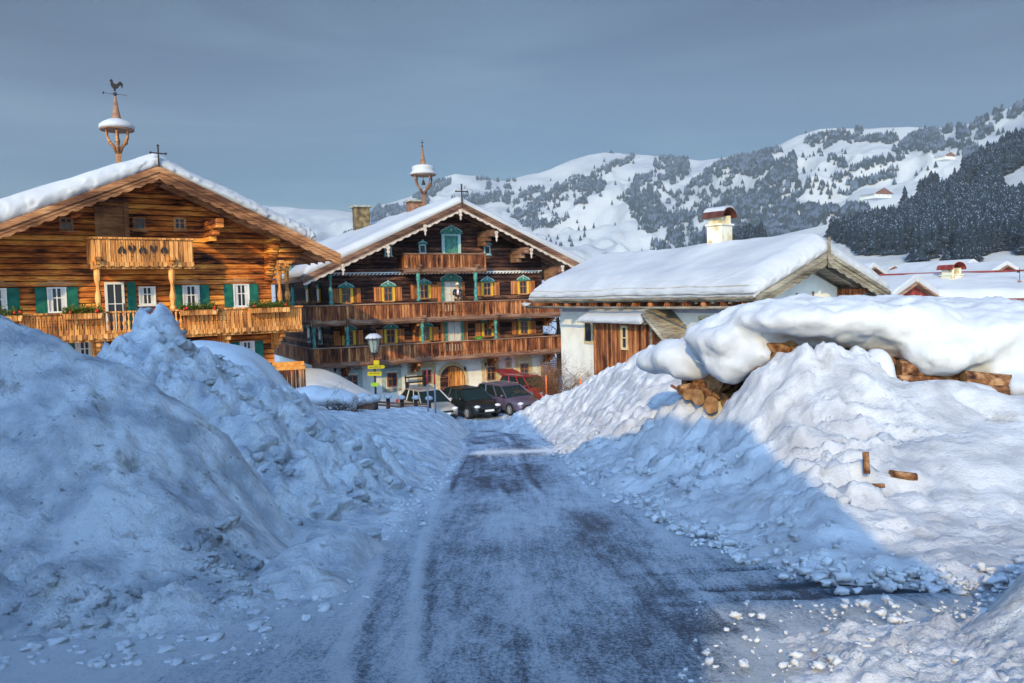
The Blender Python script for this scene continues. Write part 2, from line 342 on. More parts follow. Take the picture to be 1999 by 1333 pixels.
def rsheet():
    X, Y = grid_xy(-8, 12, 0, 46, .045, .10)
    # road centre line and tyre tracks (metres)
    Z = gzn(X, Y) - .035
    cx = np.interp(Y, [0, 3, 5, 8, 11, 16, 23, 33, 40], [1.3, 1.0, .62, .35, .2, -.1, -.3, -1.0, -1.6])
    tr = np.zeros_like(X)
    for o, w, a in ((-.75, .5, .7), (.75, .55, .65), (0, 1.0, .5), (-1.5, .12, .5), (1.6, .15, .4)):
        tr = np.maximum(tr, a * np.exp(-((X - cx - o) / w) ** 2 * .7))
    tr *= .75 + 1.3 * fbm(X * .9, Y * .4, 4, 9)
    # branch that turns off to the right
    bx = np.clip((X - .6) / 2.2, 0, 1); by = 6.3 + .12 * X
    tr = np.maximum(tr, bx * .8 * np.exp(-((Y - by) / .5) ** 2)); tr = tr + bx * 1.2 * (np.exp(-((Y - by - .1) / .06) ** 2) + np.exp(-((Y - by + .25) / .05) ** 2) + .8 * np.exp(-((Y - by - .75) / .05) ** 2))
    tr *= np.where(Y > 35, .45, 1)
    for o, a in ((-1.28, -.7), (-1.12, .6), (-.45, -.5), (-.3, .45), (.35, -.45), (.52, .5), (1.15, -.6), (1.32, .5), (-1.75, .5), (-1.9, -.5), (1.8, .4)):
        tr = tr + a * np.exp(-((X - cx - o - .12 * np.sin(Y * .21 + o * 3)) / .055) ** 2) * np.clip(.3 + 1.2 * fbm(X * .2 + o, Y * .35, 2, 91), 0, 1)
    le = np.interp(Y, [0, 5, 7.5, 9, 11, 14, 20, 30, 40], [-3.2, -2.5, -2.2, -1.9, -1.75, -1.65, -1.8, -2.5, -9])
    edge = np.clip((le + .55 - X) / .5, 0, 1)
    tr -= .5 * edge
    # sun-bright lumpy snow in the near right corner stays white
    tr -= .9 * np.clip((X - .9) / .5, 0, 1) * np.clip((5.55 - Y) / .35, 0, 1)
    tr -= 1.3 * np.exp(-((Y - 22.4) / .6) ** 2) * np.clip((X + 1.4) / .4, 0, 1)  # sunlit strip across the road painted in as a paler band
    Z = Z - .03 * np.clip(tr, -.2, 1.2) + .012 * fbm(X * 3, Y * 1.5, 4, 3) + .02
    o = sheet('road', X, Y, Z, M['road'])
    me = o.data; n = len(me.vertices); co = np.empty(n * 3, np.float32); me.vertices.foreach_get('co', co)
    at = me.attributes.new('wear_sun_strip', 'FLOAT', 'POINT'); at.data.foreach_set('value', tr.ravel().astype(np.float32)[:n])
    tag(o, kind='structure')
rsheet()

def GP(u, v, dz=0): p = G(u, v); return (p.x, p.y, p.z + dz)
SURF = {}
def pile(name, pts, box, dx, m, det=None, label=None, cat=None, kind=None, cut=-.12, lam=.02, group=None):
    t = TPS(pts, lam); X, Y = grid_xy(*box, dx); Z = t(X, Y)
    if det: Z = det(X, Y, Z)
    SURF[label] = (X, Y, Z)
    o = sheet(name, X, Y, Z, m, keep=Z > gzn(X, Y) + cut)
    return tag(o, label, cat, group, kind)
pp = lambda *a: [tuple(P(*q)) for q in a]
def drop(pts, dy, dz): return [(x, y + dy, z + dz) for x, y, z in pts]

# left front pile
ridge = pp((-260, 560, 9.4), (-120, 590, 9.5), (22, 630, 9.6), (112, 675, 9.7), (187, 711, 9.9), (262, 722, 10.0), (356, 784, 10.0), (412, 818, 9.9), (450, 855, 9.8), (488, 900, 9.7), (525, 956, 9.6), (540, 1000, 9.4), (536, 1039, 9.2))
pa = ridge + drop(ridge, 1.0, -.75) + drop(ridge, 2.2, -1.9)
pa += [GP(560,1085,0.02),GP(580,1060,-.1),GP(600,1000,-.5)] + pp((0, 1050, 6.9), (150, 1050, 7.0), (300, 1050, 7.2), (430, 1050, 7.6), (-150, 1050, 6.8), (-150, 850, 7.9), (0, 850, 8.0), (150, 850, 8.1), (290, 880, 8.4), (400, 930, 8.7), (480, 1000, 8.6), (0, 730, 8.8), (100, 750, 8.9), (0, 1160, 6.1), (150, 1160, 6.1), (300, 1160, 6.3), (430, 1130, 6.9), (520, 1120, 7.6))
pa += [GP(u, v, -.05) for u, v in ((-250, 1262), (-100, 1262), (0, 1258), (150, 1258), (300, 1240), (420, 1225), (520, 1190), (600, 1150), (640, 1110))]
pa += [GP(u, v, -.5) for u, v in ((0, 1400), (300, 1380), (520, 1290), (680, 1180), (720, 1090))]
def detA(X, Y, Z):
    w = np.clip((Z - gzn(X, Y)) / .5, 0, 1)
    u_ = X + .5 * Y
    Z = Z + w * (.14 * fbm(X * .9, Y * .9, 3, 11) + .13 * fbm(u_ * 2.4, Y * 1.2, 4, 12) + .045 * fbm(X * 6, Y * 6, 4, 13))
    b_ = np.clip(vn(X * 1.7, Y * 1.7, 15) - .62, 0, 1) * np.clip(vn(X * .6, Y * .6, 16) - .3, 0, 1); Z = Z + w * b_ * .5
    pit = np.clip(vn(X * 3.3 + 4, Y * 2.6, 17) - .80, 0, 1); Z = Z - w * pit * .7
    low = np.exp(-((Y - 6.1) / .55) ** 2) * np.clip(1 - (X + 1.9) / .9, 0, 1)
    return Z + low * .32 * np.abs(fbm(X * 2.6, Y * 2.6, 4, 14)) - low * .06
pile('snow_pile', pa, (-9.5, -1.2, 4.6, 12.5), .035, M['snow_dirty'], detA, 'huge smooth ploughed snow pile in blue shade filling the left foreground', 'snow pile', lam=.01)

# left bank: lumpy pile with the pointed peak, running down to the road edge and on to the yard
pk = pp((205, 700, 14.0), (235, 678, 14.3), (262, 642, 14.5), (290, 624, 14.6), (318, 624, 14.6), (345, 640, 14.6), (362, 672, 14.6))
pb = pk + drop(pk, 1.2, -.9) + pp((150, 715, 13.8), (60, 730, 13.6), (-60, 730, 13.4))
pb += pp((300, 690, 13.3), (300, 760, 12.4), (220, 760, 12.3), (380, 730, 13.2), (400, 775, 12.4), (470, 770, 13.2), (500, 830, 12.2), (560, 830, 13.0), (560, 900, 11.6), (620, 900, 12.4), (620, 980, 10.9), (690, 960, 11.9), (700, 1010, 10.6), (620, 1060, 9.4))
pb += pp((560, 775, 15), (600, 795, 17), (640, 815, 18.5), (690, 830, 20), (650, 860, 15.5), (740, 850, 19), (720, 900, 15), (790, 880, 18.6), (830, 850, 22.5), (780, 820, 26), (720, 802, 28.5), (780, 798, 32), (850, 800, 34), (862, 806, 33), (868, 818, 31.5))
pb += [GP(u, v, .02) for u, v in ((888, 838), (893, 862), (885, 895), (868, 925), (835, 960), (790, 1010), (745, 1065), (700, 1110), (650, 1160))]
pb += [GP(u, v, -.55) for u, v in ((940, 850), (950, 890), (930, 940), (880, 990), (830, 1050), (780, 1110), (720, 1180))]
pb += [(-12, 18, -1.4), (-14, 24, -2.2), (-12, 30, -3.0), (-8, 30, -3.0), (-12, 36, -4.4), (-6, 38, -4.9), (-2.5, 39, -5.3), (-1, 33, -4.9)]
def detB(X, Y, Z):
    near = np.clip((22 - Y) / 8, 0, 1); w = np.clip((Z - gzn(X, Y)) / .35, 0, 1)
    lump = np.abs(fbm(X * 1.3, Y * 1.3, 3, 21)); l2 = np.abs(fbm(X * 3.1, Y * 3.1, 3, 22))
    c1_ = np.clip(vn(X * 1.1, Y * 1.1, 27) - .45, 0, .25) * 4; c2_ = np.clip(vn(X * 2.4, Y * 2.4, 28) - .5, 0, .2) * 5
    Z = Z + w * near * (.50 * lump + .26 * l2 - .30 + .22 * c1_ + .12 * c2_) + w * .05 * fbm(X * 5, Y * 5, 3, 24) + w * (1 - near) * .10 * fbm(X * .8, Y * .8, 3, 25)
    s = np.exp(-(((X + 6.5) / 1.6) ** 2 + ((Y - 13.6) / 1.3) ** 2)); Z = Z + s * .32 * np.abs(fbm(X * 2.2, Y * 2.2, 4, 26))
    return Z
pb += [GP(u, v, -.35) for u, v in ((600, 1200), (540, 1200), (650, 1250))] + [(-3.2, 8.2, -1.3), (-4.2, 8.6, -1.2), (-3.0, 6.8, -1.2), (-6, 10, -1.0), (-8, 11, -.8)]
pile('snow_bank', pb, (-13, .2, 6.4, 37.5), .06, M['snow_rough'], detB, 'lumpy ploughed snow bank with a pointed peak, left of the road', 'snow bank', lam=.01)

# smooth mound behind the peak
pc = pp((365, 668, 19.5), (400, 672, 20), (430, 676, 20), (480, 690, 20), (520, 703, 20), (535, 722, 19.5), (330, 690, 19), (420, 720, 18), (500, 740, 18), (545, 760, 18.5), (560, 800, 18.8), (200, 700, 18.5), (260, 690, 19), (-40, 700, 19), (100, 705, 19))
pc += drop(pp((200, 700, 18.5), (430, 676, 20), (520, 703, 20), (-40, 700, 19)), 2.5, -1.2) + [(-14, 16, -2.4), (-8, 15.6, -2.3), (-5, 17, -2.6), (-4.2, 21, -3.0)]
pile('snow_mound', pc, (-15, -4, 15.6, 24), .1, M['snow'], lambda X, Y, Z: Z + .07 * fbm(X * .9, Y * .9, 3, 31) + .015 * fbm(X * 4, Y * 4, 3, 32), 'smooth rounded snow mound beneath the green-shuttered lower window', 'snow mound', cut=-.4)

# sunlit mound before the dark farmhouse
pe = pp((575, 712, 37), (600, 716, 37), (640, 722, 37), (665, 738, 36.5), (690, 765, 35.5), (705, 785, 35), (610, 745, 35), (640, 765, 34), (600, 775, 33.5), (560, 740, 35.5), (530, 735, 36), (500, 745, 36), (660, 795, 33), (590, 800, 31))
pe += drop(pp((575, 712, 37), (640, 722, 37), (500, 745, 36)), 2.5, -1.4)
pile('snow_mound', pe, (-13, -5.4, 30.5, 40), .14, M['snow'], lambda X, Y, Z: Z + .10 * fbm(X * .9, Y * .9, 4, 41), 'sunlit cream snow mound between the wooden box and the white farmhouse wall', 'snow mound', cut=-.2)

# right bank
topr = pp((1440, 752, 13.2), (1490, 706, 12.9), (1550, 682, 12.7), (1620, 680, 12.6), (1690, 692, 12.5), (1730, 722, 12.2), (1780, 745, 12.0), (1850, 738, 11.9), (1920, 756, 11.7), (2000, 772, 11.5), (2150, 775, 11.4), (2300, 775, 11.3))
pr = topr + drop(topr, .9, -.7)
pr += pp((1040, 798, 36), (1070, 780, 35), (1110, 766, 33), (1150, 747, 30.5), (1200, 720, 27.5), (1250, 697, 25), (1310, 705, 21), (1250, 745, 22), (1300, 770, 18.5), (1340, 796, 16.6), (1390, 784, 14.5), (1290, 800, 16.2), (1260, 830, 16.0), (1330, 822, 14.6))
pr += pp((1110, 800, 29), (1150, 800, 26), (1180, 840, 20.5), (1130, 840, 23.5), (1200, 780, 23), (1230, 880, 16.2), (1300, 880, 13.9), (1300, 960, 12.1), (1400, 860, 12.6), (1400, 960, 10.8), (1500, 800, 12.0), (1500, 880, 11.1), (1600, 780, 11.7), (1600, 860, 10.6), (1700, 800, 11.2), (1700, 900, 10.0), (1800, 800, 11.1), (1800, 900, 9.9), (1900, 830, 10.8), (1900, 930, 9.4), (2000, 850, 10.4), (2000, 950, 9.1), (2200, 900, 9.4), (1480, 980, 9.8), (1560, 930, 9.7), (1600, 1000, 8.6), (1700, 1000, 8.5), (1780, 1010, 8.5), (1880, 1020, 8.3), (2000, 1050, 7.9), (1450, 1040, 9.1), (1600, 1070, 7.9), (1720, 1080, 7.7))
pr += [GP(u, v, -.02) for u, v in ((1022, 822), (1050, 848), (1085, 880), (1130, 918), (1180, 955), (1250, 990), (1330, 1035), (1450, 1085), (1600, 1122), (1760, 1135), (1900, 1140), (2100, 1140))]
pr += [GP(u, v, -.5) for u, v in ((985, 830), (1010, 880), (1060, 930), (1120, 980), (1200, 1040), (1330, 1090), (1500, 1140), (1700, 1170), (2000, 1180))]
pr += [(8, 20, -1.6), (12, 20, -1.6), (8, 30, -3.2), (14, 14.5, -1.2), (4.5, 37, -4.8), (10, 36, -4)]
def detR(X, Y, Z):
    w = np.clip((Z - gzn(X, Y)) / .4, 0, 1)
    steep = np.exp(-((Z - gzn(X, Y) - .8) / .6) ** 2)
    Z = Z + w * (.16 * fbm(X * .7, Y * .7, 3, 51) + .035 * fbm(X * 2.0 - Y, Y * 2.0, 3, 52)); low = np.clip((Y * .55 - X + .4 + .6 * fbm(X, Y, 2, 58)) / 1.2, 0, 1); steep = steep * low
    fold = 1 - np.abs(fbm(X * .8 + Y * .3, Y * .9, 3, 59)); Z = Z - w * .22 * np.clip(fold - .90, 0, 1) * 8 * .4 * (1 - low)
    Z = Z - steep * .32 * np.abs(fbm(X * 1.1 + Y * 2.6, (X - Y * .3) * .5, 4, 53)) * 1.4
    sh = low * w; Z = Z + sh * (.34 * np.abs(fbm(X * 2.0, Y * 2.0, 4, 56)) - .06); Z = Z + w * .06 * np.clip(vn(X * 1.0, Y * 1.0, 57) - .5, 0, .2) * 5
    foot = np.exp(-((Z - gzn(X, Y) - .1) / .25) ** 2); Z = Z + foot * .13 * np.abs(fbm(X * 4, Y * 4, 3, 54))
    return Z + .012 * low * fbm(X * 10, Y * 10, 3, 55)
pile('snow_bank', pr, (-.8, 13, 6.0, 38), .055, M['snow_bank_sun'], detR, 'long ploughed snow bank right of the road, half in sunlight', 'snow bank', lam=.01)

# near right pile at the frame edge and churned snow in the near corner
pn = pp((1880, 1240, 5.0), (1940, 1190, 5.1), (2000, 1130, 5.2), (2100, 1060, 5.3), (2000, 1230, 4.8), (2100, 1200, 4.7), (2000, 1320, 4.3), (2200, 1040, 5.3)) + [GP(u, v, -.1) for u, v in ((1840, 1270), (1830, 1330), (1850, 1400), (1890, 1215))] + [(3.4, 6.2, -1.1), (4.6, 6.4, -1.1), (2.4, 5.5, -1.0), (2.2, 3.8, -.7)]
pile('snow_pile', pn, (2.0, 5.6, 3.0, 6.4), .03, M['snow_rough'], lambda X, Y, Z: Z + .10 * np.abs(fbm(X * 3, Y * 3, 4, 61)), 'steep little snow pile cut off by the right edge of the photo', 'snow pile')
def churn():
    X, Y = grid_xy(.9, 4.6, 2.6, 5.75, .022)
    n = np.abs(fbm(X * 5, Y * 5, 3, 71)); b = vn(X * 7, Y * 7, 72)
    w = np.clip((X - 1.15 - .3 * vn(X * 2, Y * 2, 3)) / .8, 0, 1) * np.clip((5.65 - Y - .25 * vn(X * 3, Y, 73)) / .35, 0, 1)
    Z = gzn(X, Y) - .06 + w * (.07 + .11 * n + .06 * np.abs(fbm(X * 14, Y * 14, 3, 75)) + .05 * np.clip(b - .55, 0, 1) + .07 * np.clip((X - 2.2) / 2, 0, 1))
    sheet_o = sheet('churned_snow', X, Y, Z, M['snow_bank_sun'], keep=w > .02); tag(sheet_o, kind='structure')
churn()

# loose lumps of snow along the road edges: one blob mesh each side (nobody could count them) and the bigger ones single
def blob_arr(n, seed):
    r = np.random.default_rng(seed); b = MB().ball((0, 0, 0), 1, 8, 6); v = np.array(b.v); out = []
    for i in range(n):
        d = 1 + .42 * (r.random(len(v)) - .5) * 2; s = r.uniform(.6, 1.3, 3); s[2] *= .65
        out.append(v * d[:, None] * s)
    return out, b.f
BV, BF = blob_arr(8, 5)
def tri(fs):
    o = []
    for f in fs: o += [f] if len(f) == 3 else [(f[0], f[1], f[2]), (f[0], f[2], f[3])]
    return np.array(o)
BT = tri(BF)
def scatter(name, pts, sizes, m, label, cat):
    vs = []; fs = []; n0 = 0
    for i, (p, s) in enumerate(zip(pts, sizes)):
        a = rng.random() * 6.28; c, q = math.cos(a), math.sin(a); v = BV[i % 8] * s
        v = np.c_[v[:, 0] * c - v[:, 1] * q, v[:, 0] * q + v[:, 1] * c, v[:, 2]] + np.array(p)
        vs.append(v); fs.append(BT + n0); n0 += len(v)
    return tag(mesh_obj(name, np.concatenate(vs), np.concatenate(fs), m, None, True), label, cat, kind='stuff')
lp = []; ls = []
for i in range(1500):
    t = rng.random(); ybase = 5.0 + 15 * t ** 1.5; xe = np.interp(ybase, [4.6, 6, 7.5, 9, 11, 14, 20], [-2.6, -2.35, -2.2, -1.95, -1.75, -1.65, -1.8])
    x = xe + rng.normal(0, .22) + (.25 if ybase < 8 else 0) * rng.random(); s = rng.gamma(1.6, .011) + .006
    if ybase < 7.5: x += rng.uniform(-1.5, .6)
    lp.append((x, ybase, gz(x, ybase) + s * .3 - .02)); ls.append(min(s, .055))
scatter('snow_rubble', lp, ls, M['snow'], 'small loose snow lumps scattered along the left road edge', 'snow rubble')
lp = []; ls = []
for i in range(1300):
    u = rng.uniform(1030, 2060); v0 = np.interp(u, [1030, 1085, 1130, 1180, 1250, 1330, 1450, 1600, 1760, 2060], [828, 880, 918, 955, 990, 1035, 1085, 1122, 1137, 1145])
    g = G(u, v0 + rng.normal(-9, 13)); s = rng.gamma(.9, .026) + .006; s = min(s, .065) * (1 if g.y < 14 else 1.5)
    lp.append((g.x, g.y, g.z - s * .1 + max(0, rng.normal(0, .05)))); ls.append(s)
scatter('snow_rubble', lp, ls, M['snow'], 'broken snow crumbs heaped along the foot of the right bank', 'snow rubble')
lp = []; ls = []
for i in range(420):
    u = rng.uniform(1330, 2050); v0 = rng.uniform(1190, 1345) if rng.random() < .7 else 1180 + abs(rng.normal(0, 20))
    if u < 1600 and v0 < 1260 and rng.random() < .75: continue
    g = G(u, v0); s = rng.gamma(1.6, .008) + .004; s = min(s, .045)
    lp.append((g.x, g.y, g.z + .03 + s * .5)); ls.append(s)
scatter('snow_rubble', lp, ls, M['snow'], 'crumbled sunlit snow lumps in the near right corner', 'snow rubble')
def on_surface(key, n, box_, s0, s1, seed, name, m, label, fn=None):
    X, Y, Z = SURF[key]; r = np.random.default_rng(seed); lp = []; ls = []
    for i in range(n * 4):
        x, y = r.uniform(box_[0], box_[1]), r.uniform(box_[2], box_[3]); j = int((x - X[0, 0]) / (X[0, 1] - X[0, 0])); k = int((y - Y[0, 0]) / (Y[1, 0] - Y[0, 0]))
        if not (0 <= j < X.shape[1] and 0 <= k < X.shape[0]): continue
        z = Z[k, j]; h_ = z - gz(x, y)
        if h_ < .05 or (fn and not fn(x, y, h_)) or vn(np.array([x * .9]), np.array([y * .9]), seed)[0] < .42: continue
        s = min(s1, s0 * (1 + r.gamma(1.2, 1.0))); lp.append((x, y, z - s * .05)); ls.append(s)
        if len(lp) >= n: break
    scatter(name, lp, ls, m, label, 'snow rubble')
on_surface('lumpy ploughed snow bank with a pointed peak, left of the road', 300, (-8, -1.5, 8.5, 17), .04, .20, 401, 'snow_rubble', M['snow_rough'], 'frozen snow clods caked onto the lumpy left bank')
on_surface('long ploughed snow bank right of the road, half in sunlight', 900, (1, 7, 6.6, 22), .022, .11, 402, 'snow_rubble', M['snow_rough'], 'frozen snow clods on the lower slope of the right bank', lambda x, y, h_: h_ < .75 and x < y * .42)
on_surface('huge smooth ploughed snow pile in blue shade filling the left foreground', 260, (-5, -1.6, 5, 8), .015, .10, 403, 'snow_rubble', M['snow_dirty'], 'snow clods along the foot of the big left pile', lambda x, y, h_: h_ < .5)
# single big lumps
def chunk(u, v, Y, s, label, grp='big snow lumps on the left bank'):
    p = P(u, v, Y); k = MB()
    o = mesh_obj('snow_chunk', BV[int(u) % 8] * s, BT, M['snow_rough'], None, True); o.location = p
    o.rotation_euler = (0, 0, u); sub = o.modifiers.new('s', 'SUBSURF'); sub.levels = sub.render_levels = 1
    tag(o, label, 'snow lump', grp)
chunk(668, 1042, 9.5, .17, 'round cracked snow lump lying beside the tyre-marked road edge')
chunk(612, 1050, 9.3, .10, 'small pointed snow lump left of the round cracked one')
chunk(655, 985, 10.7, .20, 'snow-capped grey lump in the hollow below the bank')
chunk(706, 940, 12.3, .15, 'round snow ball with a grey underside near the road bend')
chunk(650, 943, 12.0, .08, 'tiny snow lump left of the round ball near the bend')
chunk(470, 838, 12.0, .34, 'broken snow block half way down the lumpy bank')
chunk(500, 870, 11.6, .26, 'angular snow block under the broken block')
chunk(545, 890, 11.7, .30, 'long rounded snow block lying against the bank')
chunk(590, 835, 13.4, .26, 'grey-rimmed snow roll on the upper bank')
chunk(320, 725, 12.9, .20, 'snow knob on the pointed peak, left of a pair')
chunk(360, 742, 12.7, .18, 'snow knob right below the pointed peak')
chunk(410, 742, 12.9, .16, 'small snow knob on the right shoulder of the peak')
chunk(300, 626, 14.4, .15, 'snow knob on the very tip of the peak')
chunk(250, 660, 14.2, .20, 'snow knob on the left shoulder of the peak')
chunk(160, 1318, 5.0, .045, 'lone snow ball on the dark ice bottom left', 'loose snow balls on the road')
chunk(335, 1290, 5.2, .05, 'pale snow ball by the pile foot bottom left', 'loose snow balls on the road')
chunk(575, 1292, 5.2, .06, 'larger snow ball on the road edge, bottom', 'loose snow balls on the road')

# ============================================================ mountains
def interp(u, tab): a = np.array(tab, float); return np.interp(u, a[:, 0], a[:, 1])
class Mountain:
    def __init__(s, name, u0, u1, ridge, base, Dr, Db, nu, nt, amp, seed, m, back=True):
        U, T = np.meshgrid(np.linspace(u0, u1, nu), np.linspace(0, 1, nt))
        s.u0, s.u1 = u0, u1; s.args = (ridge, base, Dr, Db, amp, seed)
        V = s.pts(U, T); X, Y, Z = V
        if back:   # far side, so the ridge has a thickness
            X = np.vstack([X, X[-1] * 1.12]); Y = np.vstack([Y, Y[-1] * 1.12]); Z = np.vstack([Z, Z[-1] * 0 - 20])
        tag(sheet(name, X, Y, Z, m), kind='structure')
    def pts(s, U, T):
        ridge, base, Dr, Db, amp, seed = s.args
        vr = interp(U, ridge); vb = interp(U, base); dr = interp(U, Dr); db = interp(U, Db)
        D = db + (dr - db) * T; V = vb + (vr - vb) * T ** .95
        x = (U - 999.5) / F; y = -(V - 666.5) / F
        d = np.stack([x, y, -np.ones_like(x)], -1) @ CMn.T; k = D / d[..., 1]
        X = d[..., 0] * k; Y = D; Z = EYE + d[..., 2] * k
        Z = Z - 45 * np.clip(1 - T * 12, 0, 1)
        fade = np.clip(T * 5, 0, 1) * np.clip((1 - T) * 3 + .12, 0, 1)
        n = fbm(X / 420, Y / 420, 5, seed, .5); r = 1 - np.abs(fbm(X / 300 + 9, Y / 500, 4, seed + 5)) * 2
        s_ = fade * amp
        return X, Y, Z + s_ * (n * 1.0 + (r - .5) * .55)
RF = [(560, 470), (640, 470), (690, 452), (740, 402), (800, 384), (840, 362), (870, 345), (890, 340), (930, 347), (990, 351), (1050, 340), (1120, 311), (1150, 301), (1180, 297), (1220, 303), (1290, 306), (1330, 311), (1400, 306), (1460, 303), (1500, 291), (1560, 267), (1600, 254), (1680, 247), (1800, 247), (1850, 250), (1900, 240), (1950, 218), (2000, 200), (2200, 150), (2500, 130)]
far = Mountain('mountain', 560, 2500, RF, [(0, 586), (2500, 556)], [(560, 3600), (1200, 3600), (1500, 2900), (2000, 2100), (2500, 1700)], [(560, 1400), (1300, 1500), (1700, 1300), (2500, 1100)], 620, 220, 120, 101, M['snow_far'])
left = Mountain('mountain', -400, 900, [(-400, 420), (0, 420), (300, 412), (500, 398), (560, 402), (640, 410), (700, 416), (760, 430), (900, 460)], [(-400, 590), (900, 580)], [(-400, 4400), (900, 4400)], [(-400, 2400), (900, 2400)], 260, 90, 90, 131, M['snow_far'])
near = Mountain('hillside', 1230, 2500, [(1230, 545), (1300, 520), (1380, 494), (1480, 468), (1600, 441), (1700, 418), (1760, 396), (1850, 350), (1900, 324), (2000, 272), (2200, 200), (2500, 140)], [(1230, 572), (2500, 556)], [(1230, 700), (1600, 950), (2000, 900), (2500, 800)], [(1230, 400), (2500, 380)], 300, 110, 14, 151, M['snow_far'])

def inside(u, v, poly):
    p = np.array(poly, float); r = np.zeros(u.shape, bool); j = len(p) - 1
    for i in range(len(p)):
        a, b = p[i], p[j]
        c = ((a[1] > v) != (b[1] > v)) & (u < (b[0] - a[0]) * (v - a[1]) / (b[1] - a[1] + 1e-9) + a[0]); r ^= c; j = i
    return r
FAR = [
 [(928, 350), (1012, 352), (1000, 366), (950, 370)], [(905, 380), (975, 378), (978, 392), (930, 402), (900, 398)], [(985, 376), (1006, 376), (1004, 398), (984, 402)],
 [(1010, 372), (1062, 366), (1068, 385), (1095, 343), (1088, 366), (1130, 346), (1178, 350), (1180, 380), (1145, 398), (1105, 402), (1075, 412), (1050, 430), (1120, 415), (1150, 405), (1130, 425), (1060, 450), (1020, 440), (985, 415), (1004, 402)],
 [(1150, 345), (1170, 325), (1240, 300), (1225, 318), (1185, 335), (1180, 345)],
 [(1278, 309), (1345, 308), (1350, 330), (1320, 360), (1300, 372), (1318, 380), (1380, 332), (1440, 305), (1500, 294), (1500, 310), (1440, 330), (1400, 352), (1372, 372), (1300, 404), (1265, 402), (1225, 384), (1235, 345), (1280, 342)],
 [(1192, 384), (1225, 384), (1300, 404), (1375, 372), (1412, 352), (1500, 310), (1520, 318), (1480, 345), (1420, 372), (1450, 372), (1490, 350), (1545, 300), (1555, 330), (1560, 360), (1590, 345), (1600, 360), (1660, 335), (1680, 355), (1745, 328), (1752, 345), (1690, 362), (1660, 380), (1590, 385), (1560, 395), (1545, 420), (1500, 440), (1430, 470), (1380, 500), (1300, 500), (1270, 470), (1245, 430), (1225, 400)],
 [(1600, 260), (1680, 250), (1690, 270), (1750, 262), (1740, 280), (1660, 280), (1600, 290), (1570, 280)], [(1540, 300), (1500, 300), (1470, 330), (1440, 350), (1400, 350), (1500, 295)],
 [(1600, 300), (1640, 310), (1670, 330), (1640, 322)], [(1655, 325), (1720, 308), (1745, 290), (1790, 262), (1850, 252), (1888, 225), (1960, 215), (1945, 240), (1920, 280), (1880, 290), (1830, 294), (1780, 300), (1745, 318), (1700, 330), (1660, 335)],
 [(1880, 228), (1930, 205), (2010, 170), (2200, 130), (2200, 200), (2000, 228), (1960, 232)],
 [(1880, 292), (1940, 292), (1960, 305), (1930, 330), (1880, 312)], [(730, 395), (760, 405), (840, 400), (700, 470), (690, 455), (640, 470), (640, 462)], [(800, 385), (860, 350), (880, 352), (855, 375), (840, 392), (828, 400)], [(1460, 440), (1560, 410), (1620, 400), (1700, 412), (1700, 450), (1400, 520), (1380, 490)]]
NEAR = [
 [(1612, 462), (1660, 440), (1720, 428), (1740, 440), (1780, 420), (1850, 372), (1880, 360), (1935, 305), (2010, 262), (2010, 350), (1960, 370), (2010, 400), (2010, 500), (1980, 490), (1930, 490), (1890, 520), (1848, 525), (1852, 478), (1800, 515), (1760, 500), (1700, 498)],
 [(1380, 510), (1480, 478), (1600, 452), (1700, 428), (1700, 416), (1600, 436), (1480, 458), (1380, 480)], [(1696, 430), (1780, 395), (1900, 315), (2010, 255), (2010, 275), (1890, 345), (1780, 402), (1720, 425)]]
CLEAR = [[(1440, 482), (1529, 455), (1658, 424), (1745, 408), (1800, 384), (1852, 350), (1880, 336), (1880, 366), (1852, 382), (1800, 414), (1740, 440), (1650, 458), (1540, 482)],
 [(1875, 392), (1885, 364), (1918, 352), (1925, 372), (1895, 400)], [(1948, 400), (1955, 346), (2010, 318), (2010, 400), (1975, 408)], [(1845, 530), (1852, 488), (1868, 470), (1872, 500), (1862, 530)], [(1560, 300), (1600, 300), (1640, 330), (1600, 345)], [(1760, 505), (1778, 478), (1790, 490), (1785, 515)]]
def samples(mt, polys, n, per, seed, sparse=0):
    r = np.random.default_rng(seed); U = r.uniform(mt.u0, min(mt.u1, 2250), n); T = r.uniform(0.02, 1, n) ** .9
    X, Y, Z = mt.pts(U, T); p = np.c_[X, Y, Z]; u, v = proj(p)
    u2 = u + 9 * fbm(u / 22, v / 14, 3, seed); v2 = v + 7 * fbm(u / 20 + 5, v / 12, 3, seed + 3)
    k = np.zeros(n, bool)
    for q in polys: k |= inside(u2, v2, q)
    for q in (CLEAR if mt.args[4] < 50 else []): k &= ~inside(u, v, q)
    k &= vn(u / 9, v / 6, seed + 8) > (.12 if mt.args[4] < 50 else .22 + .35 * (vn(u / 60, v / 30, seed + 4) > .55))
    if sparse: k |= (r.random(n) < sparse) & (fbm(u / 30, v / 16, 3, seed + 7) > .12)
    return p[k], u[k], v[k]
def tree_proto(n, tiers, jag, seed):
    r = np.random.default_rng(seed); vs = []; fs = []
    for t in range(tiers):
        z0 = .06 + .88 * t / tiers; z1 = min(1.0, z0 + 1.55 / tiers); rad = .26 * (1 - z0) ** .85 + .02; b = len(vs)
        for k in range(n):
            a = 6.283 * (k + .5 * t) / n; q = rad * (1 + jag * (r.random() - .5) * 2); vs.append((q * math.cos(a), q * math.sin(a), z0 - .05 * r.random()))
        vs.append((0, 0, z1)); fs += [(b + k, b + (k + 1) % n, b + n) for k in range(n)]
    return np.array(vs), np.array(fs)
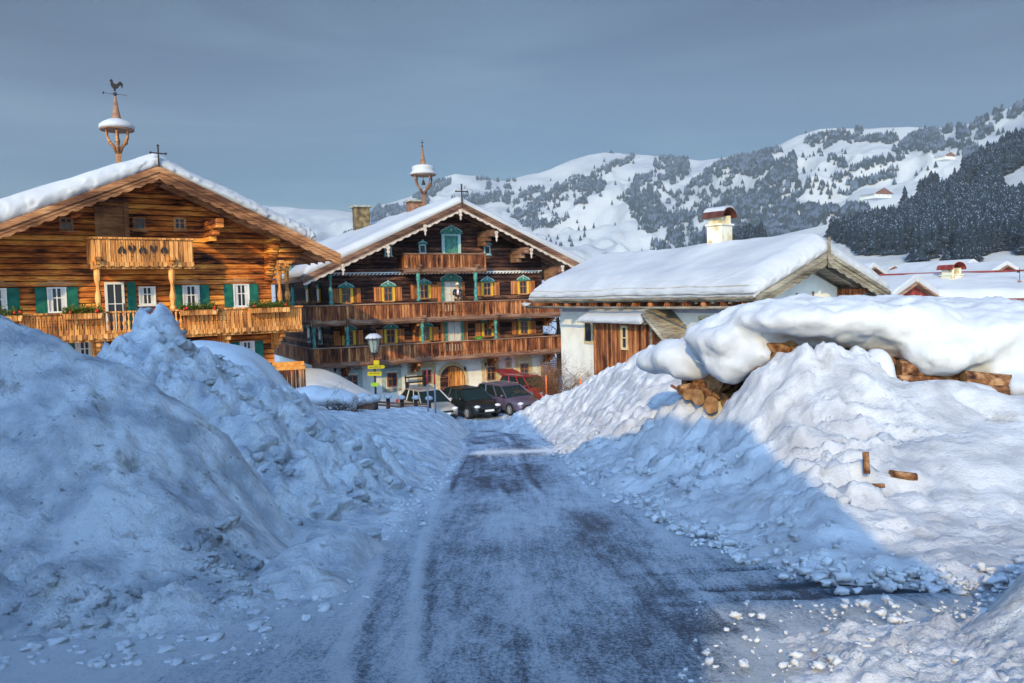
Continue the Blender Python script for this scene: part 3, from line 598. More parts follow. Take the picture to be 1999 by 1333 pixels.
def forest(name, pts, h0, h1, protos, m, label, seed, wide=1):
    r = np.random.default_rng(seed); vs = []; fs = []; n0 = 0
    for i, p in enumerate(pts):
        v, f = protos[i % len(protos)]; h = r.uniform(h0, h1); a = r.random() * 6.28; c, s = math.cos(a), math.sin(a); w = h * r.uniform(.8, 1.2) * wide
        vs.append(np.c_[(v[:, 0] * c - v[:, 1] * s) * w, (v[:, 0] * s + v[:, 1] * c) * w, v[:, 2] * h] + p); fs.append(f + n0); n0 += len(v)
    return tag(mesh_obj(name, np.concatenate(vs), np.concatenate(fs), m), label, 'forest', kind='stuff')
def tree_mat(name, dark, snow, thr, ns):
    m = mat(name, dark, .9, 0, .1); nt, N, Lk, B = nodes(m)
    t = N('ShaderNodeTexCoord'); n = N('ShaderNodeTexNoise'); n.inputs['Scale'].default_value = ns; n.inputs['Detail'].default_value = 3; Lk(t.outputs['Object'], n.inputs['Vector'])
    g = N('ShaderNodeNewGeometry'); sp = N('ShaderNodeSeparateXYZ'); Lk(g.outputs['Normal'], sp.inputs[0])
    a = N('ShaderNodeMath', operation='MULTIPLY_ADD', i_1=.25); Lk(sp.outputs[2], a.inputs[0]); Lk(n.outputs[0], a.inputs[2])
    r = ramp(N, [(thr, dark), (thr + .06, snow)]); Lk(a.outputs[0], r.inputs[0]); Lk(r.outputs[0], B.inputs['Base Color']); return m
M['spruce_far'] = tree_mat('spruce_far', (.030, .045, .050), (.13, .16, .20), .72, .05)
M['spruce'] = tree_mat('spruce', (.013, .022, .030), (.26, .29, .36), .80, .9)
M['bark'] = noisy('bark', (.05, .035, .025), (.10, .07, .05), ns=6, scale=(1, 1, .2))
p, u, v = samples(far, FAR, 190000, 0, 201, .012)
lowp = [tree_proto(5, 1, .15, 1), tree_proto(5, 1, .15, 2)]; midp = [tree_proto(6, 2, .25, 3), tree_proto(6, 3, .3, 4)]; hip = [tree_proto(9, 6, .45, 5 + i) for i in range(4)]
forest('forest', p, 8, 21, lowp, M['spruce_far'], 'far blue spruce forest in patches over the snowy mountain slopes', 1, 1.1)
p, u, v = samples(left, [[(650, 455), (690, 440), (700, 450), (640, 470)]], 9000, 0, 211, 0)
p2, u2, v2 = samples(near, NEAR, 26000, 0, 221, .0)
dist = p2[:, 1]; order = np.argsort(dist)
forest('forest', p2[order[110:]], 9, 23, [tree_proto(7, 4, .4, 9), tree_proto(7, 5, .4, 10)], M['spruce'], 'snow dusted dark spruce forest on the near right hillside', 2, 1.0)
# the nearest spruces, one by one
protos = []
for i in range(4):
    v_, f_ = tree_proto(11, 9, .5, 30 + i); v_ = v_ * np.array([17, 17, 17.]); me = mesh_obj('crown', v_, f_, M['spruce']).data
    bpy.data.objects.remove([o for o in COL.objects if o.data is me][0]); protos.append(me)
tk = MB().tube([(0, 0, -1), (0, 0, 6)], [.35, .2], 6).build('trunk', M['bark']); tkme = tk.data; bpy.data.objects.remove(tk)
for i, q in enumerate(p2[order[:110]]):
    e = empty('spruce_tree', q, random.random() * 6.28); e.scale = (random.uniform(.8, 1.1),) * 2 + (random.uniform(.75, 1.25),)
    tag(e, 'snow dusted spruce at the lower edge of the right hillside forest', 'tree', 'spruces along the lower edge of the hillside forest')
    for nm, me in (('crown', protos[i % 4]), ('trunk', tkme)):
        c = bpy.data.objects.new(nm, me); COL.objects.link(c); c.parent = e
# ============================================================ houses
class House:
    """local frame: x along the facade (to the right), y into the house, z up from the world's zero; origin on the facade wall"""
    def __init__(s, name, x, y, th, zb, label, cat):
        s.x, s.y, s.th = x, y, R(th); s.zb = zb
        s.e = empty(name, (x, y, zb), s.th); tag(s.e, label, cat)
        s.t = Vector((math.cos(s.th), math.sin(s.th), 0)); s.n = Vector((math.sin(s.th), -math.cos(s.th), 0)); s.o = Vector((x, y, 0))
    def L(s, u, v, d=0):           # where a sight line meets the plane d metres in front of the wall -> (x, z)
        r = ray(u, v); o = s.o + s.n * d; e = Vector((0, 0, EYE)); k = (o - e).dot(s.n) / r.dot(s.n); p = e + r * k; q = p - o
        return q.dot(s.t), p.z - s.zb
    def W(s, x, y, z): return Matrix.Rotation(s.th, 3, 'Z') @ Vector((x, y, z)) + Vector((s.x, s.y, s.zb))

M['logs_gold'] = wood('logs_gold', (.035, .012, .008), (.56, .155, .03), (1.0, .44, .085), True, .215, .9, .85, .88)
M['plank_gold'] = wood('plank_gold', (.16, .06, .02), (.68, .27, .07), (1.0, .52, .18), False, .17, .4, .35)
M['beam_gold'] = wood('beam_gold', (.10, .04, .02), (.36, .155, .065), (.64, .33, .15), True, 9, .4, .8, 1)
M['logs_dark'] = wood('logs_dark', (.012, .006, .010), (.055, .024, .022), (.30, .14, .085), True, .24, .8, .5, .9)
M['plank_dark'] = wood('plank_dark', (.03, .010, .007), (.25, .078, .028), (.66, .27, .10), False, .15, .5, .55)
M['beam_dark'] = wood('beam_dark', (.05, .025, .018), (.22, .11, .07), (.42, .26, .17), True, 9, .4, .5, 1)
M['beam_grey'] = wood('beam_grey', (.05, .04, .03), (.22, .18, .13), (.45, .40, .30), True, 9, .5, .6, 1)
M['shutter_green'] = noisy('shutter_green', (.012, .11, .085), (.02, .18, .13), ns=5, rough=.5)
M['turquoise'] = noisy('turquoise', (.04, .16, .15), (.12, .34, .28), ns=7, rough=.6)
M['trim_blue'] = noisy('trim_blue', (.30, .55, .60), (.50, .68, .70), ns=7, rough=.6)
M['yellow_paint'] = noisy('yellow_paint', (.72, .42, .04), (.85, .55, .07), ns=7, rough=.6)
M['white_paint'] = noisy('white_paint', (.70, .70, .72), (.82, .82, .82), ns=5, rough=.5)
M['shutter_wood'] = wood('shutter_wood', (.16, .05, .02), (.50, .17, .06), (.70, .30, .12), False, .16, .3, .4)
M['ornament'] = noisy('ornament', (.42, .32, .26), (.66, .55, .46), ns=9, rough=.7)
M['curtain'] = noisy('curtain', (.55, .55, .55), (.75, .75, .75), ns=3, scale=(6, 1, 1))
M['fresco_grey'] = noisy('fresco_grey', (.20, .19, .16), (.42, .40, .34), ns=8, rough=.9)
M['fresco_green'] = noisy('fresco_green', (.30, .42, .40), (.42, .52, .50), ns=6, rough=.9)
M['fresco_ochre'] = noisy('fresco_ochre', (.55, .42, .22), (.68, .56, .34), ns=6, rough=.9)
M['leaf'] = noisy('leaf', (.05, .09, .015), (.20, .24, .04), ns=14)
M['flower'] = mat('flower', (.65, .03, .02), .6)

def log_wall(name, x0, x1, z0, z1, m, parent, gable=None, h=.215, y0=0, th=.28):
    """stack of rounded log courses; gable=(xa, za, slope) trims them under the roof"""
    b = MB(); z = z0
    while z < z1 - .02:
        zt = min(z + h, z1); A, B_ = x0, x1; A2, B2 = x0, x1
        if gable:
            xa, za, sl = gable
            A = max(x0, xa - (za - z) / sl); B_ = min(x1, xa + (za - z) / sl); A2 = max(x0, xa - (za - zt) / sl); B2 = min(x1, xa + (za - zt) / sl)
            if B2 <= A2: A2 = B2 = xa
        g = .035 * random.uniform(.6, 1.3); q = .22
        pr = [(y0 + .01, 0), (y0 - g, q), (y0 - g, 1 - q), (y0 + .01, 1), (y0 + th, 1), (y0 + th, 0)]
        v = [(A + (A2 - A) * k, y, z + (zt - z) * k) for y, k in pr] + [(B_ + (B2 - B_) * k, y, z + (zt - z) * k) for y, k in pr]
        n = 6; b.add(v, [tuple(range(n)), tuple(range(2 * n - 1, n - 1, -1))] + [(i, (i + 1) % n, (i + 1) % n + n, i + n) for i in range(n)])
        z = zt
    return b.build(name, m, parent)
def window(h, x, z, w, ht, frame, glass='glass', sh=None, shm=None, ped=None, cross=True, fw=.07, open_left=False, sill=True, curtain=False, y=0):
    e = MB(); a, b_, c, d = x - w / 2, x + w / 2, z - ht / 2, z + ht / 2; yf = y - .10
    e.box(a, a + fw, yf, y, c, d).box(b_ - fw, b_, yf, y, c, d).box(a + fw, b_ - fw, yf, y, d - fw, d).box(a + fw, b_ - fw, yf, y, c, c + fw)
    if cross:
        e.box(x - .02, x + .02, yf + .03, y - .04, c + fw, d - fw).box(a + fw, x - .021, yf + .03, y - .04, z + ht * .08 - .018, z + ht * .08 + .018).box(x + .021, b_ - fw, yf + .03, y - .04, z + ht * .08 - .018, z + ht * .08 + .018)
    if sill: e.box(a - .05, b_ + .05, yf - .05, y, c - .06, c - .003)
    o = e.build('window', M[frame], h.e)
    MB().box(a + fw, b_ - fw, y - .052, y - .045, c + fw, d - fw).build('pane', M[glass], o)
    if curtain: MB().box(a + fw, a + fw + w * .22, y - .059, y - .054, c + fw, d - fw).box(b_ - fw - w * .22, b_ - fw, y - .059, y - .054, c + fw, d - fw).build('curtain', M['curtain'], o)
    if sh:
        for s_ in (-1, 1):
            x0 = a - sh - .02 if s_ < 0 else b_ + .02
            q = MB().box(x0, x0 + sh, yf + .02, yf + .055, c, d)
            q.box(x0 + .05, x0 + sh - .05, yf + .008, yf + .019, c + .06, z - .05).box(x0 + .05, x0 + sh - .05, yf + .008, yf + .019, z + .02, d - .06)
            q.build('shutter', M[shm], o)
    if ped: pediment(o, x, d + .02, w * 1.25, yf, ped)
    return o
def pediment(parent, x, z, w, yf, ms):
    n = 17; top = []
    for i in range(n):
        t = i / (n - 1) * 2 - 1; hh = .08 + .26 * (1 - abs(t)) ** .8 + .045 * abs(math.sin(t * 9.4)); top.append((x + t * w / 2, z + hh * w * .95))
    q = MB().box(x - w / 2 - .05, x + w / 2 + .05, yf - .07, 0, z, z + .06)
    q.prism([(x - w / 2, z + .06)] + top + [(x + w / 2, z + .06)], yf - .02, -.01)
    q.build('pediment', M[ms[0]], parent)
    r = MB()
    for i in range(n - 1): r.tube([(top[i][0], yf - .035, top[i][1]), (top[i + 1][0], yf - .035, top[i + 1][1])], .032, 5)
    r.ball((x, yf - .05, z + .14 * w + .05), (.05, .02, .06)).ball((x, yf - .03, top[n // 2][1] + .05), .05)
    r.build('carved_trim', M[ms[1]], parent)
def gable_roof(h, xa, za, sl, xl, xr, yf, yb, m, th=.20, fascia=None, scal=None, name='roof', z_off=0):
    b = MB()
    for s_, xe in ((-1, xl), (1, xr)):
        ze = za - abs(xe - xa) * sl
        b.prism([(xa, za), (xe, ze), (xe, ze + th), (xa, za + th)][::s_], yf, yb)
    o = b.build(name, M[m], h.e)
    # rafters seen from below
    r = MB(); y = yf + .5
    while y < min(yf + 3.2, yb):
        for s_, xe in ((-1, xl), (1, xr)):
            ze = za - abs(xe - xa) * sl; a = xa + s_ * .1
            r.prism([(a, za - .1 * sl - .14), (xe - s_ * .1, ze + .1 * sl - .14), (xe - s_ * .1, ze + .1 * sl - .003), (a, za - .1 * sl - .003)][::s_], y, y + .14)
        y += .85
    r.build('rafter', M[m], o)
    if fascia:
        f = MB()
        for s_, xe in ((-1, xl), (1, xr)):
            ze = za - abs(xe - xa) * sl; L_ = math.hypot(xe - xa, ze - za)
            f.prism([(xa, za - .10), (xe, ze - .10), (xe, ze + th + .06), (xa, za + th + .06)][::s_], yf - .06, yf - .003)
            f.prism([(xa, za + .04), (xe, ze + .04), (xe, ze + th + .02), (xa, za + th + .02)][::s_], yf - .11, yf - .063)
        f.build('barge_board', M[fascia], o)
        f = MB()
        for s_, xe in ((-1, xl), (1, xr)):
            ze = za - abs(xe - xa) * sl; n = int(abs(xe - xa) / .42); pts = []
            for i in range(n * 6 + 1):
                t = i / (n * 6); x = xa + (xe - xa) * t; z = za + (ze - za) * t - .20 - .075 * abs(math.sin(math.pi * t * n)); pts.append((x, z))
            poly = [(xa, za - .103)] + pts + [(xe, ze - .103)]
            f.prism(poly if s_ > 0 else poly[::-1], yf - .035, yf - .004)
        f.build('scalloped_edge', M[scal or fascia], o)
    return o
def roof_snow(parent, xa, za, sl, xl, xr, y0, y1, T, m, seed=1, eps=.8, nx=150, ny=60, over=.12, rag=.05, layers=False, name='snow', tfn=None, rnd=.45):
    """one closed slab of snow lying on a gable roof, edges rounded and hanging a little over"""
    s = np.sin(np.linspace(-1, 1, nx) * math.pi / 2); t = np.sin(np.linspace(-1, 1, ny) * math.pi / 2)
    A, B_ = np.meshgrid(s, t)
    pw = 5
    ka = np.clip((1 - np.abs(A)) * (xr - xl) / 2 / rnd, 0, 1); kb = np.clip((1 - np.abs(B_)) * (y1 - y0) / 2 / (rnd * .8), 0, 1)
    k = np.sqrt(1 - (1 - ka) ** 2) * np.sqrt(1 - (1 - kb) ** 2)
    cx, hx = (xl + xr) / 2, (xr - xl) / 2; cy, hy = (y0 + y1) / 2, (y1 - y0) / 2
    bul = 1 + over * np.sqrt(np.clip(k, 0, 1)) * 0
    Xx = cx + A * hx; Yy = cy + B_ * hy
    roof = za - sl * np.abs(Xx - xa); top = za - sl * np.sqrt((Xx - xa) ** 2 + eps ** 2) + sl * eps * .35
    Th = T * (1 + .18 * fbm(Xx * .35, Yy * .35, 3, seed)) if tfn is None else tfn(Xx, Yy)
    e = np.clip(k, 0, 1)
    # overhanging lip: push the mid-height ring outwards
    lip = over * np.sin(math.pi * np.clip(e, 0, 1) ** .8)
    ex = 1 - ka; ey = 1 - kb
    Xx = Xx + np.sign(A) * lip * ex; Yy = Yy + np.sign(B_) * lip * ey
    rg = rag * (.6 * fbm(Xx * 1.1 + Yy, Yy + top, 3, seed + 3) + .8 * fbm(Xx * 7 + Yy * 3, Yy * 3 + top * 4 + k * 9, 4, seed + 4)) * np.clip(ex + ey, 0, 1)
    Yy = Yy + rg * np.sign(B_); Xx = Xx + rg * np.sign(A)
    Zz = roof * (1 - e) + (np.maximum(top, roof) + Th) * e
    if layers:
        g = np.abs(((e + .05 * fbm(Xx * .5, Yy * .5, 3, seed)) * 3.2) % 1 - .5) * 2; gr = np.clip(1 - g * 5, 0, 1) * np.clip(ex + ey, 0, 1) * np.clip(1 - e, 0, .6) * 1.6
        Xx = Xx - np.sign(A) * .11 * gr * ex
    Zz = Zz + (.05 * fbm(Xx * .5, Yy * .3, 3, seed + 8) + .02 * fbm(Xx * 1.5, Yy * 1.5, 3, seed + 9)) * e
    v = np.stack([Xx, Yy, Zz], -1).reshape(-1, 3); i = np.arange(ny * nx).reshape(ny, nx)
    q = np.stack([i[:-1, :-1], i[:-1, 1:], i[1:, 1:], i[1:, :-1]], -1).reshape(-1, 4)
    vb = np.stack([Xx, Yy, roof - .0], -1).reshape(-1, 3)[::1]
    o = mesh_obj(name, v, q, M[m], parent, True)
    return o
def purlin(h, x, z, d, r=.14, name='purlin', m='logs_gold', under=True, parent=None):
    b = MB(); b.box(x - r, x + r, -d, .05, z - r * 1.2, z + r * 1.2)
    if under:
        for i in range(2): b.box(x - r * .95, x + r * .95, -d * (.72 - .24 * i), .04, z - r * 1.2 - (i + 1) * .24, z - r * 1.2 - i * .24 - .004)
    return b.build(name, M[m], parent or h.e, bev=.03)
def balcony(h, x0, x1, d, zf, zr, m, ms, slots=None, bal=None, ret_l=0, ret_r=0, valance=True, hearts=None, y_in=0, lab=None, beam=True):
    """floor, plank apron with cut slots, hand rail, corner posts; returns along the side walls"""
    o = MB().box(x0, x1, -d, -.02, zf - .10, zf).build('balcony', M[ms], h.e)
    if lab: o['label'] = lab
    if beam:
        b = MB().box(x0 - .05, x1 + .05, -d + .02, -d + .20, zf - .33, zf - .103)
        b.build('beam', M[ms], o)
    pl = MB(); w = .17
    def run(p0, p1, inner=None, bal=None, slots=None):
        L_ = math.hypot(p1[0] - p0[0], p1[1] - p0[1]); n = max(1, int(L_ / w)); ux, uy = (p1[0] - p0[0]) / L_, (p1[1] - p0[1]) / L_; nx_, ny_ = uy, -ux
        for i in range(n):
            a = i * L_ / n; bb = a + L_ / n - .012; mid = p0[0] + ux * (a + bb) / 2
            if bal and bal[0] < mid < bal[1] and abs(uy) < .1: continue
            def blk(a, bb, z0, z1, o_=0, t=.035):
                v = []
                for zz in (z0, z1):
                    for k, off in ((a, o_), (bb, o_), (bb, o_ - t), (a, o_ - t)):
                        v.append((p0[0] + ux * k + nx_ * off, p0[1] + uy * k + ny_ * off, zz))
                pl.hexa(v)
            jz = random.uniform(-.006, .006)
            if slots and slots[0] < mid < slots[1] and abs(uy) < .1:
                mm = (a + bb) / 2; g = .022
                blk(a, bb, zf - .12, zf + (zr - zf) * .18, jz); blk(a, bb, zf + (zr - zf) * .78, zr - .06, jz)
                blk(a, mm - g, zf + (zr - zf) * .18 + .002, zf + (zr - zf) * .78 - .002, jz); blk(mm + g, bb, zf + (zr - zf) * .18 + .002, zf + (zr - zf) * .78 - .002, jz)
            else: blk(a, bb, zf - .12, zr - .06, jz)
    run((x0, -d), (x1, -d), None, bal, slots)
    if ret_l: run((x0, ret_l), (x0, -d))
    else: run((x0, -.02), (x0, -d))
    run((x1, -d), (x1, ret_r or -.02))
    pl.build('apron', M[m], o)
    hr = MB().box(x0 - .06, x1 + .06, -d - .07, -d + .09, zr - .055, zr + .02)
    for xx, rr in ((x0, ret_l), (x1, ret_r)): hr.box(xx - .08, xx + .08, -d + .092, rr or -.02, zr - .055, zr + .018)
    hr.build('hand_rail', M[ms], o, bev=.015)
    if ret_l or ret_r:
        b = MB()
        if ret_l: b.box(x0, x0 + 1.2, -.018, ret_l, zf - .10, zf - .004)
        if ret_r: b.box(x1 - 1.0, x1, -.018, ret_r, zf - .10, zf - .004)
        b.build('side_floor', M[ms], o)
    if valance:
        n = int((x1 - x0) / .3); pts = [(x0 + (x1 - x0) * i / (n * 6), zf - .20 - .06 * abs(math.sin(math.pi * i / 6))) for i in range(n * 6 + 1)]
        MB().prism([(x0, zf - .06)] + pts + [(x1, zf - .06)], -d - .075, -d - .045).build('valance', M[ms], o)
    if bal:
        b = MB(); n = int((bal[1] - bal[0]) / .16)
        for i in range(n):
            x = bal[0] + (i + .5) * (bal[1] - bal[0]) / n; hh = zr - .06 - (zf + .06)
            b.lathe([(.035, 0), (.05, .08 * hh), (.028, .15 * hh), (.055, .38 * hh), (.055, .45 * hh), (.022, .6 * hh), (.03, .8 * hh), (.05, .9 * hh), (.035, hh)], (x, -d - .0, zf + .06), 8)
        b.box(bal[0], bal[1], -d - .04, -d + .04, zf - .04, zf + .058); b.build('baluster', M[ms], o)['kind'] = 'stuff'
    if hearts:
        b = MB()
        for i, (x, z, up) in enumerate(hearts):
            s_ = 1 if up else -1
            for sd in (-1, 1):
                pts = [(x, z + .20 * s_), (x + sd * .04, z + .10 * s_), (x + sd * .12, z - .0), (x + sd * .13, z - .10 * s_), (x + sd * .08, z - .17 * s_), (x + sd * .03, z - .13 * s_), (x + sd * .055, z - .05 * s_), (x + sd * .02, z + .06 * s_)]
                b.prism(pts, -d - .046, -d - .037)
            b.ball((x, -d - .04, z - .02 * s_), (.018, .006, .07)).ball((x, -d - .04, z + .26 * s_), (.02, .006, .035)).ball((x, -d - .04, z - .22 * s_), (.015, .006, .04))
        b.build('heart_cutout', M['iron'], o)
    return o
def carved_post(h, x, y, z0, z1, m, r=.085, name='carved_post', m2=None):
    H_ = z1 - z0
    b = MB().lathe([(r * 1.25, 0), (r * 1.3, .08 * H_), (r * .7, .12 * H_), (r * 1.15, .25 * H_), (r * 1.25, .34 * H_), (r * .75, .5 * H_), (r * .65, .62 * H_), (r * .9, .68 * H_), (r * 1.2, .74 * H_), (r * 1.2, H_)], (x, y, z0), 10)
    o = b.build(name, M[m], h.e, True)
    c = MB()
    for k in range(5):
        t = k / 4; c.box(x - .06 - .03 * t, x + .06 + .03 * t, y - .05 - .40 * t ** 1.5, y + .06, z1 - .28 + .14 * k, z1 - .28 + .14 * (k + 1) - .004)
    c.build('bracket', M[m2 or m], o, bev=.02)
    return o
def flower_box(x0, x1, y, z, h, label):
    w = x1 - x0; e = empty('flower_box', h.W((x0 + x1) / 2, y, z), h.th); tag(e, label, 'flower box', 'window boxes on the golden balcony')
    MB().prism([(-w / 2 + .06, 0), (w / 2 - .06, 0), (w / 2, .20), (-w / 2, .20)], -.13, .13).build('box', M['plank_gold'], e)
    r = random.Random(int(x0 * 100)); b = MB()
    for i in range(int(620 * w)):
        x = r.uniform(-w / 2, w / 2); yy = r.uniform(-.17, .14); zz = .2 + abs(r.gauss(0, .11)); a = r.uniform(0, 6.28); l = r.uniform(.08, .17); ux, uy, uz = math.cos(a) * .7, math.sin(a) * .7, r.uniform(-.3, .9)
        px, py = -uy * .3, ux * .3
        b.add([(x, yy, zz), (x + ux * l * .5 + px * l, yy + uy * l * .5 + py * l, zz + uz * l * .5), (x + ux * l, yy + uy * l, zz + uz * l), (x + ux * l * .5 - px * l, yy + uy * l * .5 - py * l, zz + uz * l * .5 + .01)], [(0, 1, 2, 3)])
    b.build('foliage', M['leaf'], e); b = MB()
    for i in range(4):
        x = r.choice((-1, 1)) * w * r.uniform(.3, .46); b.ball((x, -.16, .24 + r.uniform(-.03, .08)), .05, 7, 5)
    b.build('blossom', M['flower'], e)
def cross_finial(h, x, y, z, s=1.0, label='', m='iron'):
    e = empty('roof_cross', h.W(x, y, z), h.th); tag(e, label, 'cross')
    b = MB().box(-.03 * s, .03 * s, -.03 * s, .03 * s, -.2, .95 * s).box(-.30 * s, -.031 * s, -.025 * s, .025 * s, .60 * s, .655 * s).box(.031 * s, .30 * s, -.025 * s, .025 * s, .60 * s, .655 * s)
    b.build('cross', M[m], e); c = MB()
    for p in ((-.33, .63), (.33, .63), (0, .98)):
        for q in ((-.03, 0), (.03, 0), (0, .035), (0, -.035)): c.ball((p[0] * s + q[0] * s, 0, p[1] * s + q[1] * s), .032 * s, 6, 5)
    c.build('trefoil_tip', M[m], e)

# ---------------------------------------------------------------- golden log house, left
y0 = 31.0; r0 = ray(225, 575); h = LH = House('farmhouse', r0.x / r0.y * y0, y0, 36, -3.8, 'golden brown log farmhouse with green shutters, carved balconies and thick roof snow on the left', 'farmhouse')
XA, ZA = h.L(310, 338, 2.2); SLP = .448
wx0, wx1 = -6.2, 6.15
log_wall('wall', wx0, wx1, .2, ZA - .05, M['logs_gold'], h.e, gable=(XA, ZA - .02, SLP))
MB().box(wx0 + .02, wx0 + .3, .3, 11.7, 0, ZA - (XA - wx0) * SLP - .1).box(wx1 - .3, wx1 - .02, .3, 11.7, 0, ZA - (wx1 - XA) * SLP - .1).box(wx0 + .31, wx1 - .31, 11.4, 11.68, 0, ZA - 3.2).build('side_wall', M['logs_gold'], h.e)
rf = gable_roof(h, XA, ZA, SLP, XA - 8.0, XA + 7.1, -2.2, 12.6, 'beam_gold', .20, 'beam_gold', 'beam_gold')
roof_snow(rf, XA, ZA + .24, SLP, XA - 8.0, XA + 5.95, -2.16, 12.5, .8, 'snow_roof', 3, 1.4, nx=260, ny=120, rag=.10, over=.16, rnd=.4, tfn=lambda X, Y: .44 + .34 / (1 + np.exp((X - XA) * 1.2)) + .10 * fbm(X * .4, Y * .4, 3, 3))
# long logs carrying the roof, stepped corner brackets
x, z = h.L(420, 438, 1.3); purlin(h, x, z, 2.0, .15)
x, z = h.L(150, 410, 1.3); purlin(h, x, ZA - (XA - x) * SLP - .22, 1.9, .13, under=False)
purlin(h, XA, ZA - .25, 2.05, .13, under=False)
b = MB()
for i in range(8):      # corner bracket: logs of the side wall stepping forward under the eave
    zt = ZA - (wx1 - XA) * SLP - .1 - i * .215; b.box(wx1 - .30 + .0, wx1 - .02, -1.45 + .17 * i, -.05, zt - .205, zt)
    b.box(wx1 + .0, wx1 + 1.25 - .15 * i, -1.35 + .17 * i, -1.1 + .17 * i, zt - .20 - .15, zt - .15)
b.build('corner_bracket', M['logs_gold'], h.e, bev=.03)
# attic
for u in (129, 271, 350):
    x, z = h.L(u, 437); window(h, x, z, .46, .50, 'beam_gold', fw=.07)
x, z = h.L(218, 430); o = MB().box(x - .42, x + .42, -.045, .0, z - .75, z + .60).build('attic_door', M['beam_gold'], h.e)
e = MB().box(x - .60, x - .423, -.10, 0, z - .75, z + .66).box(x + .423, x + .60, -.10, 0, z - .75, z + .66).box(x - .60, x + .60, -.12, 0, z + .663, z + .80); e.build('door_frame', M['beam_gold'], o)
# small balcony
xa_, zt = h.L(178, 463, 1.4); xb_, _ = h.L(375, 465, 1.4); _, zb = h.L(280, 508, 1.4)
hs = [(h.L(u, 487, 1.4)[0], h.L(u, 487, 1.4)[1], k % 2 == 0) for k, u in enumerate((237, 257, 278, 299, 320))]
balcony(h, xa_, xb_, 1.4, zb, zt, 'plank_gold', 'plank_gold', hearts=hs, lab='small upper balcony with cut hearts')
# main balcony
_, zr = h.L(400, 603, 1.4); _, zf = h.L(400, 640, 1.4); xr_ = h.L(588, 600, 1.4)[0]
bl, br = h.L(207, 610, 1.4)[0], h.L(357, 610, 1.4)[0]
balcony(h, wx0 - .9, xr_, 1.4, zf, zr, 'plank_gold', 'plank_gold', slots=(-9, 99), bal=(bl, br), ret_r=10, lab='long carved main balcony')
for u in (193, 338): x, _ = h.L(u, 600, 1.2); carved_post(h, x, -1.25, zr + .0, zb - .30, 'plank_gold', .10)
for u in (545, 567): x, _ = h.L(u, 570, 1.2); carved_post(h, x, -1.28 + (u - 545) * .02, zr, h.L(u, 528, 1.2)[1], 'plank_gold', .09)
for u in (440, 300, 190, 545):
    x, z = h.L(u, 652, .8); b = MB()
    for k in range(4): b.box(x - .11, x + .11, -1.25 + .3 * k, -.05, zf - .36 - .17 * (k + 1), zf - .36 - .17 * k - .004)
    b.build('balcony_bracket', M['plank_gold'], h.e, bev=.02)
# windows and doors
def px_w(h, u0, u1, v): return h.L(u1, v)[0] - h.L(u0, v)[0]
for u0, u1, v0, v1 in ((-25, 14, 565, 612), (92, 130, 563, 608), (356, 389, 556, 603), (455, 486, 553, 600)):
    x, z = h.L((u0 + u1) / 2, (v0 + v1) / 2); o = window(h, x, z, px_w(h, u0, u1, v0), .95, 'white_paint', sh=.36, shm='shutter_green', fw=.05, curtain=True)
    MB().prism([(x - .6, z + .55), (x + .6, z + .55), (x + .62, z + .64), (x + .35, z + .66), (x + .2, z + .74), (x, z + .68), (x - .2, z + .74), (x - .35, z + .66), (x - .62, z + .64)], -.09, -.03).build('carved_lintel', M['beam_gold'], o)
x, z = h.L(287, 577); window(h, x, z, .62, .72, 'white_paint', fw=.05, curtain=True)
x, z = h.L(224, 590); w_ = px_w(h, 205, 243, 580); o = window(h, x, z - .22, w_, 2.0, 'white_paint', fw=.09, sill=False); o.name = 'glazed_door'
MB().box(x + w_ / 2 - .06, x + w_ / 2 - .03, -.16, -.10, z - .35, z - .05).build('handle', M['iron'], o)
MB().box(x + w_ / 2 + .10, x + w_ / 2 + .42, -.10, -.05, z - 1.2, z + .78).build('door_shutter', M['shutter_green'], h.e)
for u0, u1 in ((468, 496), (150, 180)):
    x, z = h.L((u0 + u1) / 2, 684); window(h, x, z, .62, .80, 'white_paint', sh=.36, shm='shutter_green', fw=.05, curtain=True)
for u0, u1, lb in ((-40, 44, 'evergreen window box at the far left end of the golden balcony'), (122, 200, 'evergreen window box left of the turned balusters'), (352, 425, 'evergreen window box right of the turned balusters'), (487, 568, 'longest evergreen window box at the right end of the golden balcony')):
    x0_, z = h.L(u0, 618, 1.65); x1_, _ = h.L(u1, 618, 1.65); flower_box(x0_, x1_, -1.62, zr - .22, h, lb)
cross_finial(h, XA, -2.28, ZA + .22, .80, 'iron cross with trefoil tips on the golden farmhouse gable')

